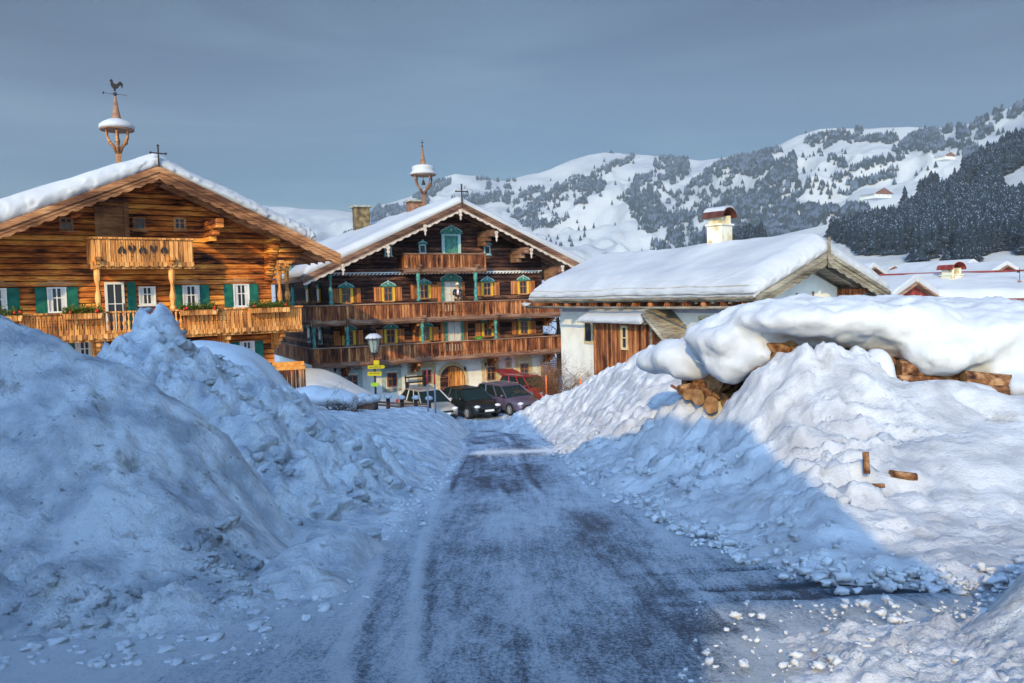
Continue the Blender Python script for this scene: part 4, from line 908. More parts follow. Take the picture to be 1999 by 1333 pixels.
# bell turret on the ridge
def turret(h, x, y, z, s, label, kind):
    e = empty('bell_turret', h.W(x, y, z), h.th); tag(e, label, 'bell turret'); wd = 'beam_gold' if kind == 'rooster' else 'beam_dark'
    MB().box(-.11 * s, .11 * s, -.11 * s, .11 * s, -1.2, .9 * s).box(-.14 * s, .14 * s, -.14 * s, .14 * s, .62 * s, .70 * s).build('post', M[wd], e, bev=.02)
    b = MB()
    n = 6 if kind == 'rooster' else 4
    for k in range(n):
        a = 6.283 * k / n + .3; c_, s_ = math.cos(a), math.sin(a)
        pr = [(.10, .85), (.22, 1.15), (.48, 1.45), (.60, 1.75), (.62, 2.1)] if kind == 'rooster' else [(.08, .8), (.30, 1.15), (.62, 1.45), (.74, 1.8), (.70, 2.15)]
        b.tube([(q * c_ * s, q * s_ * s, zz * s) for q, zz in pr], [.09 * s, .085 * s, .07 * s, .06 * s, .06 * s], 7)
        b.ball((pr[2][0] * c_ * s, pr[2][0] * s_ * s, pr[2][1] * s), .10 * s, 6, 5)
    b.build('strut', M[wd], e, True)
    MB().lathe([(.02, 1.75), (.16, 1.72), (.13, 1.62), (.08, 1.45), (.04, 1.40)][::-1] and [(.15 * s, 1.45 * s), (.12 * s, 1.55 * s), (.08 * s, 1.7 * s), (.03 * s, 1.78 * s)], (0, 0, 0), 10).tube([(0, 0, 1.78 * s), (0, 0, 2.1 * s)], .015 * s, 5).build('bell', M['iron'], e, True)
    rf = MB().lathe([(.88 * s, 2.08 * s), (.90 * s, 2.14 * s), (.5 * s, 2.45 * s), (.24 * s, 2.75 * s), (.16 * s, 3.2 * s), (.06 * s, 3.9 * s), (.02 * s, 4.0 * s)], (0, 0, 0), 14).build('roof', M['beam_dark'], e)
    if kind == 'rooster': sn = [(.86, 2.14), (.93, 2.22), (.90, 2.36), (.72, 2.52), (.45, 2.66), (.24, 2.72), (.05, 2.74)]
    else: sn = [(.93, 2.13), (.98, 2.18), (.80, 2.35), (.76, 2.45), (.80, 2.58), (.74, 2.72), (.50, 2.80), (.25, 2.80), (.05, 2.8)]
    so_ = MB().lathe([(a * s, b_ * s) for a, b_ in sn], (0, 0, 0), 20).build('snow', M['snow_roof'], rf, True)
    if kind == 'rooster':
        sil = [(-.05, 0), (.04, 0), (.06, .10), (.16, .16), (.22, .28), (.30, .30), (.32, .16), (.38, .24), (.38, .40), (.30, .50), (.20, .48), (.14, .38), (.04, .34), (-.06, .40), (-.08, .52), (-.14, .58), (-.20, .52), (-.24, .46), (-.18, .44), (-.18, .30), (-.14, .18), (-.06, .10)]
        o = MB().prism([(a * s * 1.1, 4.25 * s + b_ * s * 1.1) for a, b_ in sil], -.015, .015).build('rooster', M['iron'], e)
        MB().ball((0, 0, 4.08 * s), .11 * s).tube([(-.55 * s, 0, 4.08 * s), (.6 * s, 0, 4.08 * s)], .012 * s, 5).tube([(0, 0, 3.9 * s), (0, 0, 4.3 * s)], .02 * s, 5).prism([(-.62 * s, 4.02 * s), (-.55 * s, 4.02 * s), (-.55 * s, 4.16 * s), (-.62 * s, 4.14 * s)], -.01, .01).build('weather_vane', M['iron'], e)
    else:
        MB().tube([(0, 0, 3.9 * s), (0, 0, 4.55 * s)], .025 * s, 5).box(-.12 * s, .12 * s, -.012, .012, 4.36 * s, 4.40 * s).ball((0, 0, 4.1 * s), .07 * s).build('cross', M['iron'], e)
    return e
d = 5.2; x, z = h.L(226, 318, -d); turret(h, XA, d, h.L(226, 328, -d)[1], .80, 'wooden bell turret with snowy round roof and black rooster weather vane', 'rooster')
# ---------------------------------------------------------------- dark farmhouse, middle
y0 = 47.0; r0 = ray(880, 575); h = MH = House('farmhouse', r0.x / r0.y * y0, y0, 27, -4.55, 'dark timber farmhouse with white ground floor and two long balconies in the middle', 'farmhouse')
XA, ZA = h.L(901, 404, 2.0); SLP = .448
wx0, wx1 = -7.2, 6.15; _, zs = h.L(880, 697, 0)
ga = (XA, ZA - .02, SLP)
log_wall('wall', wx0, wx1, zs, ZA - .05, M['logs_dark'], h.e, gable=ga, h=.24)
b = MB().box(wx0 + .03, wx1 - .03, .035, 15.5, -.5, zs - .004); b.build('plaster_wall', M['plaster'], h.e)
MB().box(wx0 + .02, wx0 + .3, .3, 15.5, zs, ZA - (XA - wx0) * SLP - .1).box(wx1 - .3, wx1 - .02, .3, 15.5, zs, ZA - (wx1 - XA) * SLP - .1).box(wx0 + .31, wx1 - .31, 15.2, 15.48, zs, ZA - 4).build('side_wall', M['logs_dark'], h.e)
rf = gable_roof(h, XA, ZA, SLP, XA - 9.0, XA + 9.0, -2.0, 17.5, 'beam_dark', .20, 'beam_dark', 'ornament')
roof_snow(rf, XA, ZA + .24, SLP, XA - 8.9, XA + 8.9, -1.95, 17.4, .42, 'snow_roof', 13, 1.2, rag=.04, over=.08, tfn=lambda X, Y: .42 + .15 * fbm(X * .25, Y * .25, 3, 15) + .18 * np.exp(-((X - XA + 4) / 2.5) ** 2) * np.clip(Y / 6, 0, 1))
cross_finial(h, XA, -2.08, ZA + .2, 1.05, 'iron cross on the peak of the dark farmhouse')
# purlins with cut pendants
for u, v in ((950, 457), (1015, 490), (1082, 527), (700, 470)):
    x, z = h.L(u, v, 1.0)
    if u > 900: purlin(h, x, z, 1.9, .16, m='plank_dark' if False else 'beam_dark')
for u, v in ((898, 420), (829, 450), (757, 492), (669, 527), (968, 462), (1036, 495), (1097, 528)):
    x, z = h.L(u, v, 2.02); pr = [(0, -.42), (.05, -.30), (.03, -.22), (.11, -.10), (.05, -.02), (.12, .10), (.08, .2), (-.08, .2), (-.12, .10), (-.05, -.02), (-.11, -.10), (-.03, -.22), (-.05, -.30)]
    MB().prism([(x + p[0], z + .12 + p[1]) for p in pr], -2.13, -2.075).build('pendant', M['ornament'], h.e)
# dentil cornice
_, zc = h.L(700, 537, .1); b = MB().box(wx0, wx1, -.075, -.04, zc + .10, zc + .16)
x = wx0
while x < wx1 - .2: b.hexa([(x, -.10, zc), (x + .10, -.10, zc), (x + .10, -.045, zc), (x, -.045, zc), (x + .10, -.10, zc + .09), (x + .20, -.10, zc + .09), (x + .20, -.045, zc + .09), (x + .10, -.045, zc + .09)]); x += .22
b.build('rope_cornice', M['white_paint'], h.e)
PD = ('turquoise', 'trim_blue')
# attic
x, z = h.L(880, 474); o = MB().box(x - .42, x + .42, -.05, .02, z - .68, z + .42).build('attic_door', M['turquoise'], h.e)
MB().box(x - .60, x - .423, -.10, 0, z - .68, z + .50).box(x + .423, x + .60, -.10, 0, z - .68, z + .50).box(x - .42, x + .42, -.10, 0, z + .423, z + .5).build('door_frame', M['trim_blue'], o); pediment(o, x, z + .52, 1.35, -.10, PD)
for u, v in ((757, 490), (824, 486), (950, 488)):
    x, z = h.L(u, v); window(h, x, z, .42, .52, 'trim_blue', fw=.07, ped=PD, cross=False)
# small balcony
D = 1.3; xa_, zt = h.L(790, 497, D); xb_, z2 = h.L(948, 493, D); zt = (zt + z2) / 2; zb = zt - .78
balcony(h, xa_, xb_, D, zb, zt, 'plank_dark', 'beam_dark', slots=(-9, 9), lab='small gable balcony of orange brown planks')
for u in (818, 930): x, _ = h.L(u, 560, D); carved_post(h, x, -D + .1, h.L(u, 588, D)[1], zb - .25, 'turquoise', .10, m2='beam_dark')
# upper and lower balcony
zu = 4.55 + 1.39; zuf = 4.55 + .60; zl = 4.55 - .88; zlf = 4.55 - 1.66
xl_, xr_ = -8.5, 6.95
balcony(h, xl_, xr_, D, zuf, zu, 'plank_dark', 'beam_dark', slots=(-1.9, 2.4), ret_l=14, ret_r=13, lab='upper long balcony of weathered red brown planks')
balcony(h, xl_, xr_, D, zlf, zl, 'plank_dark', 'beam_dark', slots=(-1.9, 2.4), ret_l=14, ret_r=13, lab='lower long balcony of weathered red brown planks')
for u in (597, 646): x, _ = h.L(u, 560, D); carved_post(h, x, -D + .1 if u > 620 else 2.0, zu, h.L(646, 520, D)[1], 'turquoise', .10)
for x in (xl_ + .1, -6.6, -2.3, 2.3, xr_ - .1): carved_post(h, x, -D + .1, zl, zuf - .35, 'turquoise', .09, m2='beam_dark')
for x in (-6.6, -2.5, 2.35, 6.2):
    for zz in (zuf, zlf):
        b = MB()
        for k in range(3): b.box(x - .13, x + .13, -1.15 + .3 * k, -.05, zz - .36 - .18 * (k + 1), zz - .36 - .18 * k - .004)
        b.build('balcony_bracket', M['plank_dark'], h.e, bev=.02)
def farm_win(u, v, w=.50, ht=.80, paint='yellow_paint'):
    x, z = h.L(u, v); o = window(h, x, z, w, ht, 'beam_gold', sh=None, fw=.045, curtain=False)
    for a_, b_ in ((-w / 2 - .13, -w / 2 - .003), (w / 2 + .003, w / 2 + .15)): MB().box(x + a_, x + b_, -.09, -.03, z - ht / 2, z + ht / 2).build('painted_frame', M[paint], o)
    for s_ in (-1, 1):
        x0 = x + s_ * (w / 2 + .17) - (0 if s_ > 0 else .40)
        MB().box(x0, x0 + .40, -.07, -.03, z - ht / 2, z + ht / 2).box(x0 + .03, x0 + .37, -.085, -.073, z + ht * .25, z + ht * .32).box(x0 + .03, x0 + .37, -.085, -.073, z - ht * .32, z - ht * .25).build('shutter', M['shutter_wood'], o)
    pediment(o, x, z + ht / 2 + .02, .85, -.10, PD)
for u, v in ((675, 577), (757, 574), (827, 569), (950, 564), (1020, 561)): farm_win(u, v)
for u, v in ((680, 659), (762, 656), (830, 652), (951, 643), (1022, 639)): farm_win(u, v)
for u, v in ((880, 570), (886, 648)):
    x, z = h.L(u, v); o = window(h, x, z - .25, .85, 1.75, 'ornament', 'curtain', fw=.06, sill=False); o.name = 'balcony_door'
    for a_, b_ in ((-.62, -.43), (.43, .62)): MB().box(x + a_, x + b_, -.10, -.02, z - 1.1, z + .65).build('painted_frame', M['turquoise'], o)
    [MB().box(x + q_, x + q_ + .22, -.09, -.03, z - 1.1, z + .6).build('shutter', M['shutter_wood'], o) for q_ in (-.86, .64)]; pediment(o, x, z + .66, 1.35, -.10, PD)
# side wall windows (left side, seen through the balcony)
for yy, zz in ((2.2, 4.55 + 1.95), (2.2, 4.55 - .45), (5.0, 4.55 - .45), (5.0, 4.55 + 1.95)):
    o = MB().box(wx0 - .08, wx0 - .005, yy - .32, yy + .32, zz - .42, zz + .42).build('window', M['yellow_paint' if zz > 5 else 'trim_blue'], h.e)
    MB().box(wx0 - .095, wx0 - .083, yy - .22, yy - .02, zz - .34, zz + .34).box(wx0 - .095, wx0 - .083, yy + .02, yy + .22, zz - .34, zz + .34).build('pane', M['glass'], o)
    MB().box(wx0 - .12, wx0 - .005, yy - .42, yy + .42, zz + .44, zz + .62).build('pediment', M['turquoise'], o)
# ground floor windows with painted surrounds
def fresco(x, z, kind, w=.58, ht=.80):
    o = window(h, x, z, w, ht, 'beam_gold' if kind == 'ochre' else 'shutter_wood', fw=.05, sill=False, y=.03)
    m1, m2 = ('fresco_ochre', 'fresco_ochre') if kind == 'ochre' else ('fresco_green', 'fresco_grey')
    a, b_ = w / 2 + .06, w / 2 + .30
    MB().box(x - b_, x - a, .012, .03, z - ht / 2 - .1, z + ht / 2 + .1).box(x + a, x + b_, .012, .03, z - ht / 2 - .1, z + ht / 2 + .1).box(x - b_ + .02, x + b_ - .02, .010, .03, z + ht / 2 + .104, z + ht / 2 + .26).build('painted_surround', M[m1], o)
    pts = []
    for i in range(13): t = i / 12 * 2 - 1; pts.append((x + t * (b_ + .08), z + ht / 2 + .27 + .30 * math.sqrt(max(0, 1 - t * t)) + .03 * math.sin(i * 2.3)))
    q = MB().prism([(x - b_ - .08, z + ht / 2 + .264)] + pts + [(x + b_ + .08, z + ht / 2 + .264)], .008, .03).ball((x, .01, z + ht / 2 + .60), (.06, .02, .14))
    if kind != 'ochre' or True: q.prism([(x - b_ + .05, z - ht / 2 - .10), (x - b_, z - ht / 2 - .28), (x - .1, z - ht / 2 - .34), (x + b_, z - ht / 2 - .26), (x + b_ - .03, z - ht / 2 - .10)][::-1], .008, .03)
    q.build('painted_scroll', M[m2], o)
for u, v, k in ((688, 746, 'g'), (765, 741, 'g'), (833, 735, 'ochre'), (958, 729, 'ochre'), (1023, 722, 'ochre')):
    x, z = h.L(u, v); fresco(x, z, k)
for u, v in ((803, 722), (993, 712)):
    x, z = h.L(u, v); o = MB().box(x - .22, x + .22, .0, .034, z - .28, z + .28).build('wall_painting', M['fresco_ochre'], h.e)
    MB().prism([(x - .28, z + .284), (x + .28, z + .284), (x, z + .5)], .004, .03).build('painted_gable', M['fresco_grey'], o); MB().box(x - .12, x + .12, -.01, -.003, z - .2, z + .2).build('figure_panel', M['fresco_grey'], o)
# arched door
x, z0_ = h.L(884, 758, 0); z0_ = -.05; wd, sp_ = .62, 1.35
def arch(w, hh, n=18): return [(x - w, z0_)] + [(x - w * math.cos(math.pi * i / n), hh + w * 1.0 * math.sin(math.pi * i / n)) for i in range(n + 1)] + [(x + w, z0_)]
o = MB().prism(arch(1.02, sp_), -.02, .034).build('door_surround', M['fresco_ochre'], h.e)
MB().prism(arch(.80, sp_), -.028, -.0203).build('reveal', M['logs_dark'], o)
MB().prism([(a, b_) for a, b_ in arch(.74, sp_) if a > x - .35] + [(x - .35, z0_)], -.060, -.030).build('door_leaf', M['plank_gold'], o)
# wall lamp, sign bracket
for u, v in ((908, 720), (948, 712), (654, 722)):
    xx, zz = h.L(u, v, .2); MB().tube([(xx, .03, zz + .15), (xx, -.2, zz + .15)], .02, 5).lathe([(.03, -.12), (.08, .04), (.09, .06), (.02, .12)], (xx, -.2, zz), 8).build('wall_lantern', M['iron'], h.e)
# lattice and bare vine at the corner
x0_, z1_ = h.L(1056, 703, .1); b = MB()
for i in range(9): b.box(x0_ + .13 * i, x0_ + .13 * i + .035, -.10, -.075, .4, z1_)
for i in range(int((z1_ - .4) / .13)): b.box(x0_, x0_ + 1.1, -.125, -.102, .4 + .13 * i, .435 + .13 * i)
e = empty('trellis', h.W(x0_, -.1, .3), h.th); tag(e, 'square wooden trellis on the white wall corner behind the red car', 'trellis'); o = b.build('lattice', M['beam_gold'], None); o.parent = e; o.location = (-x0_, .1, -.3)
# chimneys
def chimney(name, p, th, w, d, H_, m, cap, label, arch_hood=False):
    e = empty(name, p, th); tag(e, label, 'chimney'); MB().box(-w / 2, w / 2, -d / 2, d / 2, -1.5, H_).build('stack', m, e)
    if arch_hood: return e
    MB().box(-w / 2 - .16, w / 2 + .16, -d / 2 - .16, d / 2 + .16, H_ + .003, H_ + .13).build('cap', M['fresco_grey'], e, bev=.03); return e
M['chimney_old'] = noisy('chimney_old', (.035, .025, .016), (.15, .105, .055), ns=3, c3=(.28, .21, .12), lo=.3, hi=.7)
M['brick_dark'] = noisy('brick_dark', (.16, .07, .05), (.30, .16, .11), ns=5)
d_ = 9.0; x, z = h.L(706, 448, -d_); zt = h.L(706, 406, -d_)[1]; chimney('chimney', h.W(x, d_, z), h.th, .95, .85, zt - z, M['chimney_old'], 1, 'tall square smoke-stained chimney on the left slope of the dark farmhouse')
x, z = h.L(810, 412, -5); zt = h.L(806, 395, -5)[1]; chimney('chimney', h.W(x, 5, z), h.th, .9, .7, zt - z, M['brick_dark'], 1, 'low brick chimney behind the ridge snow beside the turret')
x, z = h.L(828, 398, -4.2); turret(h, x, 4.2, z - .1, .90, 'dark wooden bell turret with snow-capped roof and small cross', 'cross')
# eave guard posts under the left eave: the wood box in front
# ---------------------------------------------------------------- white barn, right
y0 = 27.0; r0 = ray(1480, 575); h = BH = House('farm_building', r0.x / r0.y * y0, y0, 30, -3.0, 'white plastered farm building under a very thick rounded snow roof, right of the road', 'farm building')
# local frame: x along the gable; gable wall is at y=+1.0, near eave at x=0
XA, ZA = h.L(1615, 503, 0); XE = 2 * XA; ZE = h.L(1480, 587, 0)[1]; SLP = (ZA - ZE) / XA
YB = 14.6
rf = gable_roof(h, XA, ZA, SLP, 0, XE, 0, YB, 'beam_grey', .14, 'beam_grey', 'beam_grey')
roof_snow(rf, XA, ZA + .12, SLP, -.05, XE, .12, YB + .1, .76, 'snow_roof', 23, 2.6, rnd=.8, nx=220, ny=160, rag=.06, over=.20, layers=True)
wl, wr, wy = 1.25, XE - 1.0, 1.35
zw = lambda x: ZA - abs(x - XA) * SLP - .02
MB().prism([(wl, -.5), (wr, -.5), (wr, zw(wr)), (XA, zw(XA)), (wl, zw(wl))], wy, YB - .6).build('wall', M['plaster'], h.e)
# violet grey painted bands with a toothed edge under the eave, along the wall and up the gable
M['violet_band'] = noisy('violet_band', (.30, .30, .38), (.40, .40, .47), ns=4, bump=0)
b = MB(); y = wy
while y < YB - 1.2: b.box(wl - .012, wl - .003, y, y + .55, zw(wl) - .62, zw(wl) - .30).box(wl - .012, wl - .003, y + .55, y + 1.0, zw(wl) - .48, zw(wl) - .30); y += 1.0
b.build('painted_band', M['violet_band'], h.e)
MB().box(wl - .012, wl - .003, wy + .1, YB - .8, zw(wl) - .98, zw(wl) - .82).build('painted_line', M['violet_band'], h.e)
b = MB()   # slits in the gable
for u, v in ((1555, 577), (1587, 574)):
    x, z = h.L(u, v, -wy); b.box(x - .05, x + .05, wy - .02, wy - .003, z - .14, z + .10)
b.build('vent_slit', M['brick_dark'], h.e)
for sd_ in (0, 1):   # stepped corner corbels of red brown logs
    b = MB()
    for i in range(6):
        if sd_: zz = zw(wr) - .08 - .17 * i; b.box(wr - .25, wr + .05, wy - 1.15 + .16 * i, wy - .005, zz - .16, zz); b.box(wr + .052, wr + .9 - .12 * i, wy + .0, wy + .25, zw(wr) - .45 - .17 * i, zw(wr) - .45 + .16 - .17 * i)
        else: zz = zw(wl) - .02 - .17 * i; b.box(wl - .05, wl + .25, wy - 1.1 + .2 * i, wy - .005, zz - .16, zz)
    b.build('corbel', M['plank_dark'], h.e, bev=.02)
# tile courses, rafters' feet and gutter along the near eave
b = MB(); y = .2
while y < YB: b.tube([(-.10, y, ZE + .10), (.16, y, ZE + .17)], .055, 6); y += .105
b.build('shingle_edge', M['beam_grey'], rf)['kind'] = 'stuff'
MB().tube([(-.14, -.1, ZE - .22), (-.14, 5, ZE - .25), (-.14, YB + .4, ZE - .22)], .055, 8).build('gutter', M['beam_grey'], rf, True)
b = MB(); y = .6
while y < YB: b.box(-.02, 1.2, y, y + .13, ZE - .20, ZE - .04).tube([(-.14, y + .06, ZE - .24), (-.05, y + .06, ZE - .05)], .015, 5); y += 1.0
b.build('rafter_foot', M['plank_dark'], rf)
MB().tube([(-.14, -.1, ZE - .22), (-.14, -.1, ZE - .28), (-.14, -.1, ZE - .75)], [.03, .025, .004], 6).build('icicle', M['trim_blue'], rf, True)
# snow lump on the gutter's far end
k = mesh_obj('snow_lump', BV[2] * np.array([.40, .30, .24]), BT, M['snow_roof'], rf, True); k.location = (-.2, YB + .3, ZE - .08); sb = k.modifiers.new('s', 'SUBSURF'); sb.levels = sb.render_levels = 1
MB().box(XA - .04, XA + .04, -.12, -.07, ZA - .35, ZA + .75).prism([(XA - .16, ZA + .12), (XA + .16, ZA + .12), (XA + .10, ZA - .18), (XA, ZA - .3), (XA - .10, ZA - .18)][::-1], -.17, -.125).build('finial', M['beam_grey'], rf)
# green-framed windows in the long wall (plane x = wl)
def Ls(u, v, off): # sight line onto the plane x = off -> (y, z)
    o = h.o + h.t * off; e = Vector((0, 0, EYE)); r = ray(u, v); k = (o - e).dot(h.t) / r.dot(h.t); p = e + r * k; return (p - o).dot(-h.n), p.z - h.zb
for (u, v), w_, hh in (((1387, 640), .62, .9), ((1150, 648), .35, 1.1)):
    y, z = Ls(u, v, wl); o = MB().box(wl - .06, wl - .003, y - w_, y + w_, z - hh / 2, z + hh / 2).build('window', M['fresco_ochre'], h.e)
    MB().box(wl - .075, wl - .063, y - w_ + .12, y + w_ - .12, z - hh / 2 + .12, z + hh / 2 - .12).build('pane', M['glass'], o)
# chimney with curved tin hood
M['chimney_wash'] = noisy('chimney_wash', (.75, .72, .60), (.66, .56, .36), ns=2.2, c3=(.34, .16, .05), lo=.45, hi=.72)
M['tin_brown'] = noisy('tin_brown', (.09, .03, .025), (.16, .06, .045), ns=4, rough=.45, metal=.3)
d_ = 5.6; x = XA + .1; zc0 = h.L(1405, 474, -d_)[1]; zc1 = h.L(1405, 441, -d_)[1]; x = h.L(1405, 474, -d_)[0]
def hooded(name, p, th, w, H_, label, m1, m2):
    e = empty(name, p, th); tag(e, label, 'chimney')
    MB().box(-w / 2, w / 2, -w / 2, w / 2, -1.2, H_).box(-w / 2 - .06, w / 2 + .06, -w / 2 - .06, w / 2 + .06, H_ + .002, H_ + .07).build('stack', m1, e)
    MB().box(-w / 2 + .04, -w / 2 + .20, -w / 2 + .04, w / 2 - .04, H_ + .073, H_ + w * .55).box(w / 2 - .20, w / 2 - .04, -w / 2 + .04, w / 2 - .04, H_ + .073, H_ + w * .55).build('pier', m1, e)
    n = 14; r = w * .68; a = []
    for i in range(n + 1): an = math.pi * i / n; a.append((r * math.cos(an), H_ + w * .42 + r * .85 * math.sin(an)))
    ins = [(p_[0] * .93, H_ + w * .42 + (p_[1] - H_ - w * .42) * .93) for p_ in a]
    MB().prism((a + ins[::-1]), -w * .72, w * .72).build('hood', m2, e, False)
    q = [(c[0], c[1] + .06 * math.sin(math.pi * i / n)) for i, c in enumerate(a)][3:-3]; MB().prism(q + [(c[0], c[1] + .003) for c in a[3:-3]][::-1], -w * .7, w * .7).build('snow', M['snow_roof'], e)
    return e
hooded('chimney', h.W(x, d_, zc0), h.th + R(10), .74, zc1 - zc0, 'limewashed chimney with curved brown tin hood on the snowy barn roof', M['chimney_wash'], M['tin_brown'])

# wooden annex against the long wall
ex = wl
ya, za_ = Ls(1160, 700, ex - .9); yb, _ = Ls(1272, 660, ex - .9); _, ztop = Ls(1215, 632, ex - .9); _, zbot = Ls(1172, 745, ex - .9)
an = empty('shed', h.W(ex - .9, yb, 0), h.th); tag(an, 'weathered plank shed with green window and sagging snow, leaning on the white building', 'shed')
def anx(b, name, m, **k): return b.build(name, m, an, **k)
DY = ya - yb      # y runs away from the viewer; front plane is x=0 here, wall at x=.9
MB_ = MB(); n = int(DY / .17)
for i in range(n):
    a = DY * i / n; MB_.box(-.02 - .012 * random.random(), .03, a, a + DY / n - .012, zbot - 1.0, ztop + .1)
tri_n = 9
for i in range(tri_n):   # boards that fall away under the sloping right roof
    a = -1.35 * (i + 1) / tri_n; MB_.box(-.02 - .012 * random.random(), .03, a, a + 1.35 / tri_n - .012, zbot - 1.0, ztop + .35 - (i + .5) * 1.1 / tri_n)
anx(MB_, 'plank_wall', M['plank_dark'])
anx(MB().box(-.05, .0, -.07, .07, zbot - 1, ztop + .3).box(-.10, .5, DY - .5, DY + .1, zbot - .12, zbot + .05), 'corner_post', M['beam_grey'], bev=.02)
MB().box(.0, .9, DY - .05, DY, zbot - 1, ztop + .1).build('end_wall', M['plank_dark'], an)
y, z = Ls(1221, 659, ex - .9); y -= yb
o = MB().box(-.09, -.03, y - .22, y - .13, z - .52, z + .52).box(-.09, -.03, y + .13, y + .22, z - .52, z + .52).box(-.09, -.03, y - .13, y + .13, z + .42, z + .52).box(-.09, -.03, y - .13, y + .13, z - .52, z - .42).box(-.075, -.04, y - .13, y + .13, z - .03, z + .02).build('window', M['fresco_ochre'], an)
MB().box(-.045, -.035, y - .13, y + .13, z - .42, z + .42).build('pane', M['glass'], o)
rs = MB(); rs.hexa([(-.35, -.2, ztop + .02), (1.0, -.2, ztop + .62), (1.0, DY + .35, ztop + .62), (-.35, DY + .35, ztop + .02), (-.35, -.2, ztop + .10), (1.0, -.2, ztop + .70), (1.0, DY + .35, ztop + .70), (-.35, DY + .35, ztop + .10)])
rso = anx(rs, 'roof', M['beam_grey'])
q = MB(); q.hexa([(-.5, -1.75, ztop - .85), (.95, -1.75, ztop - .70), (.95, -.1, ztop + .62), (-.5, -.1, ztop + .50), (-.5, -1.75, ztop - .76), (.95, -1.75, ztop - .61), (.95, -.1, ztop + .71), (-.5, -.1, ztop + .59)])
anx(q, 'sloping_roof', M['beam_grey'])
anx(MB().tube([(-.52, -1.8, ztop - .92), (-.52, -.05, ztop + .45)], .07, 8), 'edge_log', M['beam_grey'], smooth=True)
roof_snow(rso, 1.05, ztop + .72, .44, -.50, 1.05, .05, DY + .45, .34, 'snow_roof', 77, .01, nx=50, ny=60, over=.10, rag=.05)

# ---------------------------------------------------------------- buildings behind, right
M['house_wood'] = wood('house_wood', (.10, .04, .02), (.25, .10, .06), (.35, .18, .10), True, .3, .2, .4)
M['red_roof'] = wood('red_roof', (.14, .02, .02), (.28, .05, .04), (.36, .10, .07), False, .35, .3, .4, .95)
def back_roof(name, p0, p1, rise, run, label, extra=None, snow=True):
    """long snow roof seen from its eave side; p0,p1 ends of the eave line"""
    p0, p1 = Vector(p0), Vector(p1); L_ = (p1 - p0).length; th = math.atan2(p1.y - p0.y, p1.x - p0.x); e = empty(name, (p0.x, p0.y, -5), th); tag(e, label, 'house'); z = p0.z + 5
    MB().box(.5, L_ - .5, .6, run * 2 - .6, 0, z + .02).build('wall', M['plaster'], e)
    MB().prism([(0, 0), (L_, 0)], 0, 0) if False else None
    r = MB(); r.hexa([(0, 0, z), (L_, 0, z), (L_, run, z + rise), (0, run, z + rise), (0, 0, z + .15), (L_, 0, z + .15), (L_, run, z + rise + .15), (0, run, z + rise + .15)])
    r.hexa([(0, run, z + rise), (L_, run, z + rise), (L_, run * 2, z), (0, run * 2, z), (0, run, z + rise + .15), (L_, run, z + rise + .15), (L_, run * 2, z + .15), (0, run * 2, z + .15)])
    ro = r.build('roof', M['red_roof'], e)
    X, Y = np.meshgrid(np.linspace(extra[0] if extra else .1, L_ - .1, 90), np.linspace(-.1, run * (.86 if snow != 'ridge' else .80), 30))
    ed = np.clip(np.minimum.reduce([X - (extra[0] if extra else .1), L_ - .1 - X, (Y + .1), run * .8 - Y]) / .4, 0, 1) ** .5
    Z = z + .15 + rise * np.clip(Y, 0, run) / run + ed * (.38 + .15 * fbm(X * .3, Y * .5, 3, 88)) - (1 - ed) * .05 + (extra is not None) * -0.0
    v = np.stack([X, Y, Z], -1).reshape(-1, 3); i = np.arange(X.size).reshape(X.shape); qf = np.stack([i[:-1, :-1], i[:-1, 1:], i[1:, 1:], i[1:, :-1]], -1).reshape(-1, 4)
    mesh_obj('snow', v, qf, M['snow_roof'], ro, True); return e
back_roof('house', P(1600, 592, 52), P(2080, 596, 46), 1.7, 5.5, 'long low house behind the barn, bare red roof strip along its snowy ridge', (3.4,), 'ridge')
a = P(1745, 570, 49)
hooded('chimney', tuple(P(1857, 568, 51.2)), R(20), .86, 1.0, 'cream chimney with curved red hood on the long red-ridged roof', M['chimney_wash'], M['red_roof'])
e = empty('roof_dormer', P(1745, 588, 46) - Vector((0, 0, .3)), R(10)); tag(e, 'small dark pointed gable poking out of the snow behind the barn', 'gable')
MB().prism([(-.55, 0), (.55, 0), (0, .75)], 0, 2).build('gable_wall', M['red_roof'], e); MB().prism([(-.62, .0), (-.50, .0), (0, .68), (.50, .0), (.62, .0), (0, .84)], -.25, 2).build('roof', M['beam_grey'], e)
e = empty('bell_turret', P(1990, 590, 48.6), 0); e.scale = (1.2, 1.2, 1.2); tag(e, 'tiny dark bell turret with vane at the right edge above the snow', 'bell turret')
MB().box(-.32, -.24, -.3, -.22, -.6, .55).box(.24, .32, -.3, -.22, -.6, .55).box(-.32, -.24, .22, .3, -.6, .55).box(.24, .32, .22, .3, -.6, .55).build('post', M['red_roof'], e)
MB().add([(-.55, -.5, .5), (.55, -.5, .5), (.55, .5, .5), (-.55, .5, .5), (0, 0, 1.15)], [(0, 1, 4), (1, 2, 4), (2, 3, 4), (3, 0, 4), (3, 2, 1, 0)]).build('roof', M['beam_dark'], e)
MB().tube([(0, 0, 1.1), (0, 0, 1.75)], .015, 5).box(-.14, -.0, -.005, .005, 1.5, 1.62).build('vane', M['iron'], e)
